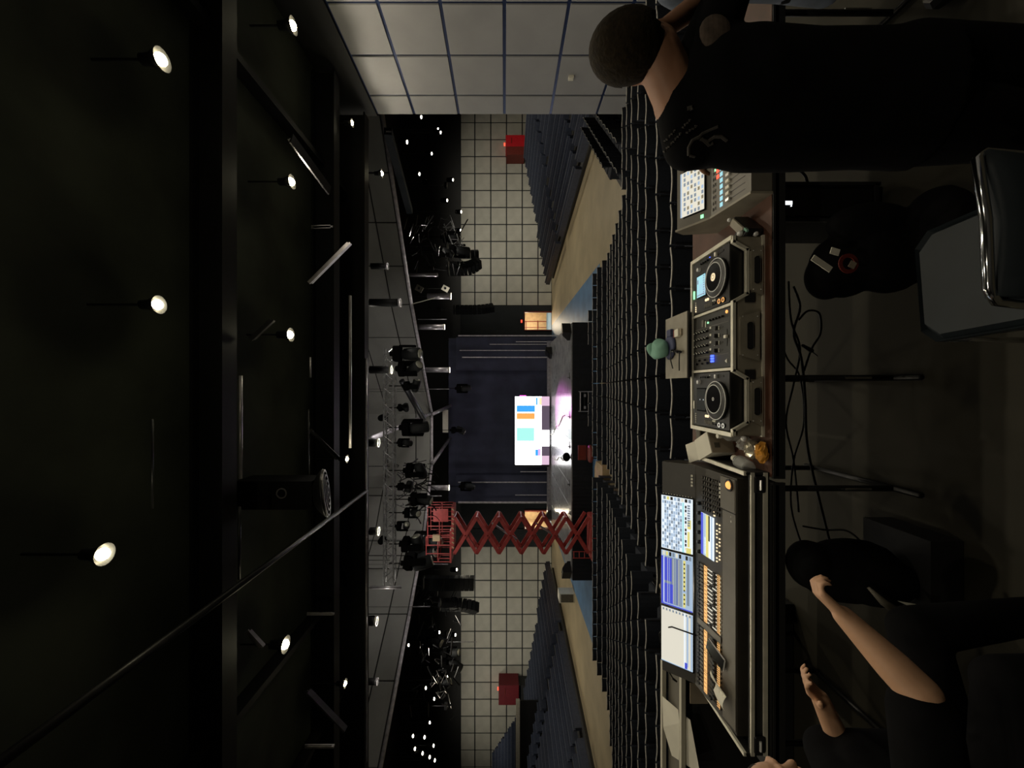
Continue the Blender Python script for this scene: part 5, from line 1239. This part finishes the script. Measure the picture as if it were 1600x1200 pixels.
# ================================================================== PEOPLE
def figure(parent, name, m, parts, vox=.009, it=5):
    b = MB()
    for q in parts:
        if q[0] == 'L': b.loft(q[1], 28)
        elif q[0] == 'B': b.ball(q[1], q[2], 20, q[3] if len(q) > 3 else None)
        else: b.capsule(*q[1:], n=18)
    o = b.build(name, m, parent); mod = o.modifiers.new('merge', 'REMESH'); mod.mode = 'VOXEL'; mod.voxel_size = vox; mod.use_smooth_shade = True
    sm = o.modifiers.new('soft', 'SMOOTH'); sm.iterations = it; sm.factor = .5
    return o
def hand_parts(wr, d, nrm, s=1.0, curl=.35, side=1):
    """wrist point, finger direction, palm normal; side=+1 puts the thumb on d x nrm"""
    wr = Vector(wr); d = Vector(d).normalized(); nrm = Vector(nrm); nrm = (nrm - d * nrm.dot(d)).normalized(); c = d.cross(nrm) * side; P_ = []
    for u in (-.027, -.009, .009, .027): P_.append(('C', wr + c * u * .6 * s, .017 * s, wr + (d * .082 + c * u) * s, .0125 * s))
    for i, (u, L, r) in enumerate(((.030, .070, .0088), (.010, .080, .0092), (-.010, .074, .0088), (-.030, .058, .0078))):
        p = wr + (d * .085 + c * u) * s; dd = (d + c * u * 3).normalized()
        for k, f in enumerate((.45, .32, .25)):
            a = curl * (k + .6); v = dd * math.cos(a) + nrm * math.sin(a); q = p + v * L * f * s; P_.append(('C', p, r * s * (1 - .07 * k), q, r * s * (.93 - .07 * k))); p = q
    a = wr + (d * .018 + c * .026) * s; b = a + (d * .035 + c * .030 + nrm * .012) * s; e = b + (d * .032 + c * .010 + nrm * .014) * s
    P_.append(('C', a, .015 * s, b, .011 * s)); P_.append(('C', b, .011 * s, e, .009 * s))
    return P_
def head_parts(c, fwd, s=1.0):
    """head centre, facing direction (horizontal)"""
    c = Vector(c); f = Vector(fwd).normalized(); l = Vector((-f.y, f.x, 0)).normalized(); u = Vector((0, 0, 1)); u = (u - f * u.dot(f)).normalized(); R = Matrix((f, l, u)).transposed()
    P_ = [('B', c + u * .025 - f * .01, (.098 * s, .077 * s, .098 * s), R), ('B', c - u * .045 + f * .028, (.068 * s, .060 * s, .075 * s), R), ('C', c + f * .086 - u * .002, .010, c + f * .104 - u * .028, .014),
        ('B', c + f * .088 - u * .058, (.012, .024, .009), R), ('B', c + f * .078 - u * .095, (.022, .026, .018), R), ('C', c + f * .078 + l * .045 + u * .022, .012, c + f * .088 + l * .012 + u * .022, .010), ('C', c + f * .078 - l * .045 + u * .022, .012, c + f * .088 - l * .012 + u * .022, .010)]
    for sd in (-1, 1): P_.append(('B', c + l * sd * .078 - f * .012 - u * .008, (.02, .012, .032), R))
    return P_, R
# standing man at the right
t = thing('person', 'standing person in a black printed t-shirt seen from behind at the audio console', 'person', (.88, 1.2, FZ))
O = Vector((.88, 1.2, FZ))
def L_(v): return Vector(v) - O
hc = at(992, 76, 1.17); fwd = Vector((.55, .80, -.22))
hp, HR = head_parts(L_(hc), fwd, 1.08)
nb = L_((.86, 1.19, 4.03)); shL = L_((.745, 1.21, 3.985)); shR = L_((1.05, 1.19, 3.93))
elL = L_((.835, 1.38, 3.80)); wrL = L_((.915, 1.56, 3.79)); elR = L_((1.235, 1.20, 3.86)); wrR = L_((1.10, 1.22, 4.06))
body = hp + [('C', L_(hc) - Vector((.035, .02, .06)), .062, nb, .066), ('C', nb, .07, shL, .06), ('C', nb, .07, shR, .06),
    ('L', [(L_((.87, 1.2, 3.36)), .16, .11, 0), (L_((.87, 1.2, 3.55)), .15, .10, 0), (L_((.87, 1.2, 3.8)), .17, .11, 0), (L_((.87, 1.2, 3.98)), .14, .09, 0)]),
    ('C', shL, .052, elL, .040), ('C', elL, .041, wrL, .028), ('C', shR, .052, elR, .040), ('C', elR, .040, wrR, .028),
    ('C', L_((.80, 1.2, 3.38)), .085, L_((.78, 1.2, 2.95)), .058), ('C', L_((.78, 1.2, 2.95)), .058, L_((.77, 1.15, 2.52)), .040), ('C', L_((.95, 1.2, 3.38)), .085, L_((.98, 1.2, 2.95)), .058), ('C', L_((.98, 1.2, 2.95)), .058, L_((.99, 1.14, 2.52)), .040)]
body += hand_parts(wrL, (.35, .9, -.75), (0, -.3, -1), 1.0, .3, 1) + hand_parts(wrR, Vector((-.18, .03, .6)), (-.6, -.1, -.3), 1.0, .6, -1)
figure(t, 'body', 'skin', body, .0075, 4)
# hair: shell over back and top of the skull
f = Vector(fwd).normalized(); hcL = L_(hc)
b = MB(); b.ball((0, 0, 0), (.114, .094, .112), 32)
b.v = [p for p in b.v]
keep = []
for fc, in [(q,) for q in b.f]:
    c = sum((Vector(b.v[i]) for i in fc), Vector()) / len(fc)
    if not (c.x > .055 and c.z < .045) and not (c.z < -.055 and c.x > -.06) and not (abs(c.y) > .06 and c.z < -.01 and c.x > -.02): keep.append(fc)
b.f = keep; b.m = [0] * len(keep)
b.v = [tuple((HR @ Vector(p)) + hcL + Vector((0, 0, .022)) - f * .008) for p in b.v]
o = b.build('hair', 'hair', t, smooth=True); o.modifiers.new('thick', 'SOLIDIFY').thickness = .012
# glasses
l = Vector((-f.y, f.x, 0)).normalized()
MB().tube([hcL + f * .0 + l * .090, hcL + f * .10 + l * .072 + Vector((0, 0, .012))], .004, 6).tube([hcL + f * .0 - l * .090, hcL + f * .10 - l * .072 + Vector((0, 0, .012))], .004, 6).tube([hcL + f * .105 + l * .07 + Vector((0, 0, .012)), hcL + f * .118 + Vector((0, 0, .012)), hcL + f * .105 - l * .07 + Vector((0, 0, .012))], .005, 6).build('glasses', 'cable', t)
shirt = [('L', [(L_((.87, 1.20, 3.30)), .205, .15, 0), (L_((.865, 1.20, 3.45)), .195, .14, 0), (L_((.86, 1.20, 3.65)), .198, .14, 0), (L_((.865, 1.20, 3.82)), .205, .145, 0), (L_((.872, 1.20, 3.95)), .185, .125, 0), (L_((.87, 1.2, 4.03)), .11, .09, 0)]),
    ('C', nb - Vector((0, 0, .02)), .085, shL, .078), ('C', nb - Vector((0, 0, .02)), .085, shR, .078), ('C', shL, .078, shL.lerp(elL, .82), .066), ('C', shR, .078, shR.lerp(elR, .82), .068)]
sh = figure(t, 'shirt', 'cloth_black', shirt, .010, 5)
pants = [('C', L_((.80, 1.2, 3.36)), .125, L_((.78, 1.2, 2.95)), .085), ('C', L_((.78, 1.2, 2.95)), .085, L_((.77, 1.15, 2.53)), .062), ('C', L_((.95, 1.2, 3.36)), .125, L_((.98, 1.2, 2.95)), .085), ('C', L_((.98, 1.2, 2.95)), .085, L_((.99, 1.14, 2.53)), .062)]
figure(t, 'trousers', 'cloth_black', pants, .012, 3)
for x, y in ((.77, 1.17), (.99, 1.16)): MB().bev(L_((x, y + .05, FZ + .045)), (.10, .27, .09), .03).build('shoe', 'black_plastic', t)
# print on the back of the shirt: strokes laid on its surface
bpy.context.view_layer.update()
dg = bpy.context.evaluated_depsgraph_get()
from mathutils.bvhtree import BVHTree
tree = BVHTree.FromObject(sh, dg)
def on_shirt(px, py, off=.003):
    d = at(px, py, 1.0) - Vector((0, 0, CZ)); d.normalize(); o = Vector((0, 0, CZ)) - O; h = tree.ray_cast(o, d)
    return (h[0] - d * off) if h[0] is not None else None
def stroke(b, pts, r):
    q = [on_shirt(*p) for p in pts]
    if all(x is not None for x in q): b.tube(q, r, 5)
b = MB()
stroke(b, [(1076, 243), (1076, 230), (1082, 219), (1092, 214)], .0045); stroke(b, [(1090, 217), (1097, 209), (1110, 203), (1122, 198)], .004); stroke(b, [(1094, 217), (1106, 221), (1116, 214), (1128, 214), (1136, 220)], .005); stroke(b, [(1078, 243), (1086, 245)], .004); stroke(b, [(1096, 216), (1108, 227), (1114, 224)], .005)
if b.v: b.build('back_emblem', 'cloth_print', t)
b = MB()
for (x0, y0, x1, y1, n) in ((1026, 236, 1056, 202, 8), (1037, 238, 1065, 207, 8), (1066, 200, 1080, 186, 4), (1072, 208, 1090, 196, 4)):
    for k in range(n):
        a = (k + .1) / n; c = (k + .7) / n; w_ = 2.2 * (-1) ** k
        stroke(b, [(x0 + (x1 - x0) * a - w_ * .4, y0 + (y1 - y0) * a - w_ * .4), (x0 + (x1 - x0) * (a + c) / 2 + w_ * .5, y0 + (y1 - y0) * (a + c) / 2 + w_ * .5), (x0 + (x1 - x0) * c - w_ * .3, y0 + (y1 - y0) * c)], .0024)
stroke(b, [(1074, 170), (1080, 168), (1081, 172)], .006)
if b.v: b.build('back_lettering', 'cloth_print', t)
q = on_shirt(1118, 50, .002)
if q is not None:
    b = MB(); b.ball((0, 0, 0), (.05, .012, .045), 20); b.build('sleeve_patch', 'patch', t, q)
# person beyond at the very right edge, in pale blue-grey shirt
t = thing('person', 'person in blue-grey top cut off by the frame at the far right', 'person', (1.95, 1.75, FZ)); O2 = Vector((1.95, 1.75, FZ))
def J(v): return Vector(v)
bp, HR2 = head_parts((.02, 0, 1.62), (-.3, 1, 0))
figure(t, 'body', 'skin', bp + [('C', (0, 0, 1.55), .06, (0, 0, 1.38), .07), ('L', [((0, 0, .85), .15, .1, 0), ((0, 0, 1.1), .15, .1, 0), ((0, 0, 1.38), .17, .1, 0)]), ('C', (-.17, 0, 1.36), .05, (-.22, .1, 1.08), .04), ('C', (-.22, .1, 1.08), .04, (-.12, .3, .98), .028), ('C', (.17, 0, 1.36), .05, (.22, .1, 1.08), .04), ('C', (.22, .1, 1.08), .04, (.12, .3, .98), .028),
    ('C', (-.09, 0, .88), .085, (-.1, .02, .48), .058), ('C', (-.1, .02, .48), .058, (-.1, -.02, .06), .04), ('C', (.09, 0, .88), .085, (.1, .02, .48), .058), ('C', (.1, .02, .48), .058, (.1, -.02, .06), .04)] + hand_parts((-.12, .3, .98), (.3, 1, 0), (0, 0, -1)) + hand_parts((.12, .3, .98), (-.3, 1, 0), (0, 0, -1), side=-1), .010, 4)
MB().ball((.0, -.015, 1.66), (.09, .105, .1), 20).build('hair', 'hair', t, smooth=True)
figure(t, 'shirt', 'denim', [('L', [((0, 0, .62), .235, .17, 0), ((0, 0, .85), .215, .155, 0), ((0, 0, 1.15), .21, .15, 0), ((0, 0, 1.35), .20, .13, 0), ((0, 0, 1.43), .10, .08, 0)]), ('C', (-.17, 0, 1.36), .075, (-.22, .08, 1.14), .06), ('C', (.17, 0, 1.36), .075, (.22, .08, 1.14), .06)], .012, 4)
figure(t, 'trousers', 'cloth_black', [('C', (-.1, 0, .82), .12, (-.1, .02, .48), .08), ('C', (-.1, .02, .48), .08, (-.1, -.02, .1), .06), ('C', (.1, 0, .82), .12, (.1, .02, .48), .08), ('C', (.1, .02, .48), .08, (.1, -.02, .1), .06)], .012, 3)
for x in (-.1, .1): MB().bev((x, .04, .045), (.1, .26, .09), .03).build('shoe', 'black_plastic', t)

# seated person at lower left
O3 = Vector((-1.25, 1.32, FZ)); t = thing('person', 'seated person in black with bare forearms beside the lighting console', 'person', O3)
def K(v): return Vector(v) - O3
hc3 = at(1222, 1246, 1.34)
hp, HR3 = head_parts(K(hc3), (1, .25, -.25))
nb3 = K((-1.33, 1.30, 3.42)); sR = K((-1.24, 1.14, 3.31)); sL = K((-1.36, 1.48, 3.34))
eR = K(at(1437, 1083, 1.17)); wR = K(at(1318, 962, 1.30)); eL = K(at(1340, 1222, 1.47)); wL = K(at(1282, 1092, 1.47))
arms = [('C', sR, .058, eR, .052), ('C', eR, .054, eR.lerp(wR, .35), .050), ('C', eR.lerp(wR, .35), .050, wR, .031), ('C', sL, .055, eL, .05), ('C', eL, .05, wL, .030)]
hR = (K(at(1284, 930, 1.33)) - wR); hL = (K(at(1258, 1066, 1.46)) - wL)
body = hp + [('C', K(hc3) - Vector((.03, 0, .07)), .06, nb3, .066), ('C', nb3, .07, sR, .058), ('C', nb3, .07, sL, .058), ('L', [(K((-1.36, 1.32, 2.93)), .13, .17, 0), (K((-1.37, 1.32, 3.15)), .11, .15, 0), (K((-1.35, 1.31, 3.36)), .10, .16, 0)])] + arms
body += [('C', K((-1.3, 1.2, 3.0)), .08, K((-.92, 1.22, 3.0)), .058), ('C', K((-.92, 1.22, 3.0)), .056, K((-.9, 1.24, 2.53)), .04), ('C', K((-1.3, 1.42, 3.0)), .08, K((-.92, 1.5, 3.0)), .058), ('C', K((-.92, 1.5, 3.0)), .056, K((-.86, 1.5, 2.53)), .04)]
body += hand_parts(wR, hR, (.5, -.1, -.85), 1.0, 1.05, 1) + hand_parts(wL, hL, (.75, -.5, -.3), 1.0, .42, -1)
figure(t, 'body', 'skin_b', body, .0065, 3)
b = MB(); b.ball((0, 0, 0), (.104, .088, .104), 28); kp = []
for fc in b.f:
    c = sum((Vector(b.v[i]) for i in fc), Vector()) / len(fc)
    if not (c.x > .04 and c.z < .07) and c.z > -.05: kp.append(fc)
b.f = kp; b.m = [0] * len(kp); b.v = [tuple((HR3 @ Vector(p)) + K(hc3) + Vector((-.01, 0, .02))) for p in b.v]
o = b.build('hair', 'hair', t, smooth=True); o.modifiers.new('thick', 'SOLIDIFY').thickness = .01
figure(t, 'shirt', 'cloth_black', [('L', [(K((-1.36, 1.31, 2.9)), .19, .22, 0), (K((-1.37, 1.31, 3.1)), .17, .20, 0), (K((-1.35, 1.31, 3.3)), .15, .20, 0), (K((-1.33, 1.31, 3.40)), .09, .11, 0)]), ('C', nb3, .08, sR, .085), ('C', nb3, .08, sL, .08), ('C', sR, .088, sR.lerp(eR, .84), .082), ('C', sL, .08, sL.lerp(eL, .7), .066)], .010, 4)
figure(t, 'trousers', 'cloth_black', [('C', K((-1.32, 1.2, 2.99)), .115, K((-.92, 1.22, 2.99)), .085), ('C', K((-.92, 1.22, 3.0)), .085, K((-.9, 1.24, 2.55)), .062), ('C', K((-1.32, 1.42, 2.99)), .115, K((-.92, 1.5, 2.99)), .085), ('C', K((-.92, 1.5, 3.0)), .085, K((-.86, 1.5, 2.55)), .062)], .012, 3)
for x, y in ((-.86, 1.24), (-.82, 1.5)): MB().bev(K((x, y, FZ + .045)), (.27, .10, .09), .03).build('shoe', 'black_plastic', t); 
MB().box(K((-.73, 1.2, FZ + .03)), (.06, .1, .02)).build('shoe_sole', 'paper', t)
t = thing('stool', 'black padded stool under the seated person', 'stool', (-1.34, 1.32, FZ)); MB().lathe([(.19, .37), (.2, .39), (.2, .43), (.17, .45)], n=20).build('seat', 'black_plastic', t, smooth=True); MB().tube([(0, 0, .37), (0, 0, .05)], .03, 8).build('post', 'dark_steel', t); MB().lathe([(.2, 0), (.19, .03), (.04, .06)], n=20).build('base', 'dark_steel', t)
# backpack under the left table
c = at(1300, 900, 1.92); zb = c.z
t = thing('backpack', 'black backpack with pale grip on a case beyond the seated person', 'bag', (c.x, 1.98, FZ))
blob('body', 'cloth_black', t, [((0, 0, .38), (.16, .12, .26)), ((.03, 0, .58), (.12, .10, .1)), ((-.02, -.08, .3), (.12, .08, .18))], .014)
MB().box((0, 0, .08), (.42, .34, .15)).build('base', 'case_black', t)
MB().tube([(-.0, -.17, .44), (-.05, -.2, .40), (-.1, -.2, .33), (-.13, -.16, .27)], [.006, .016, .02, .008], 8).build('grip', 'ledge_grey', t, smooth=True)
MB().ball((-.12, -.19, .30), (.02, .008, .012), 10).build('buckle', 'silver_ring', t)
b = MB().add([(0, 0, 0), (.02, .01, .13), (-.03, .0, .02)], [(0, 1, 2)]); o = b.build('paper_sliver', 'paper', None, at(1452, 948, 1.75)); o.modifiers.new('thick', 'SOLIDIFY').thickness = .002
tag(o, 'pale sliver of paper standing up in the dark below the backpack', 'paper')
# hand resting at the console left corner (third person, mostly out of the frame)
# white cup and pale things at the right frame edge
t = thing('paper_cup', 'two pale cartons standing behind the person at the far right', 'carton', (1.83, 2.09, TZ))
for x in (0, .0): pass
MB().bev((0, 0, .02), (.09, .05, .04), .004).build('carton', 'paper', t); MB().bev((0, .07, .035), (.09, .05, .07), .004).build('carton', 'paper', t)
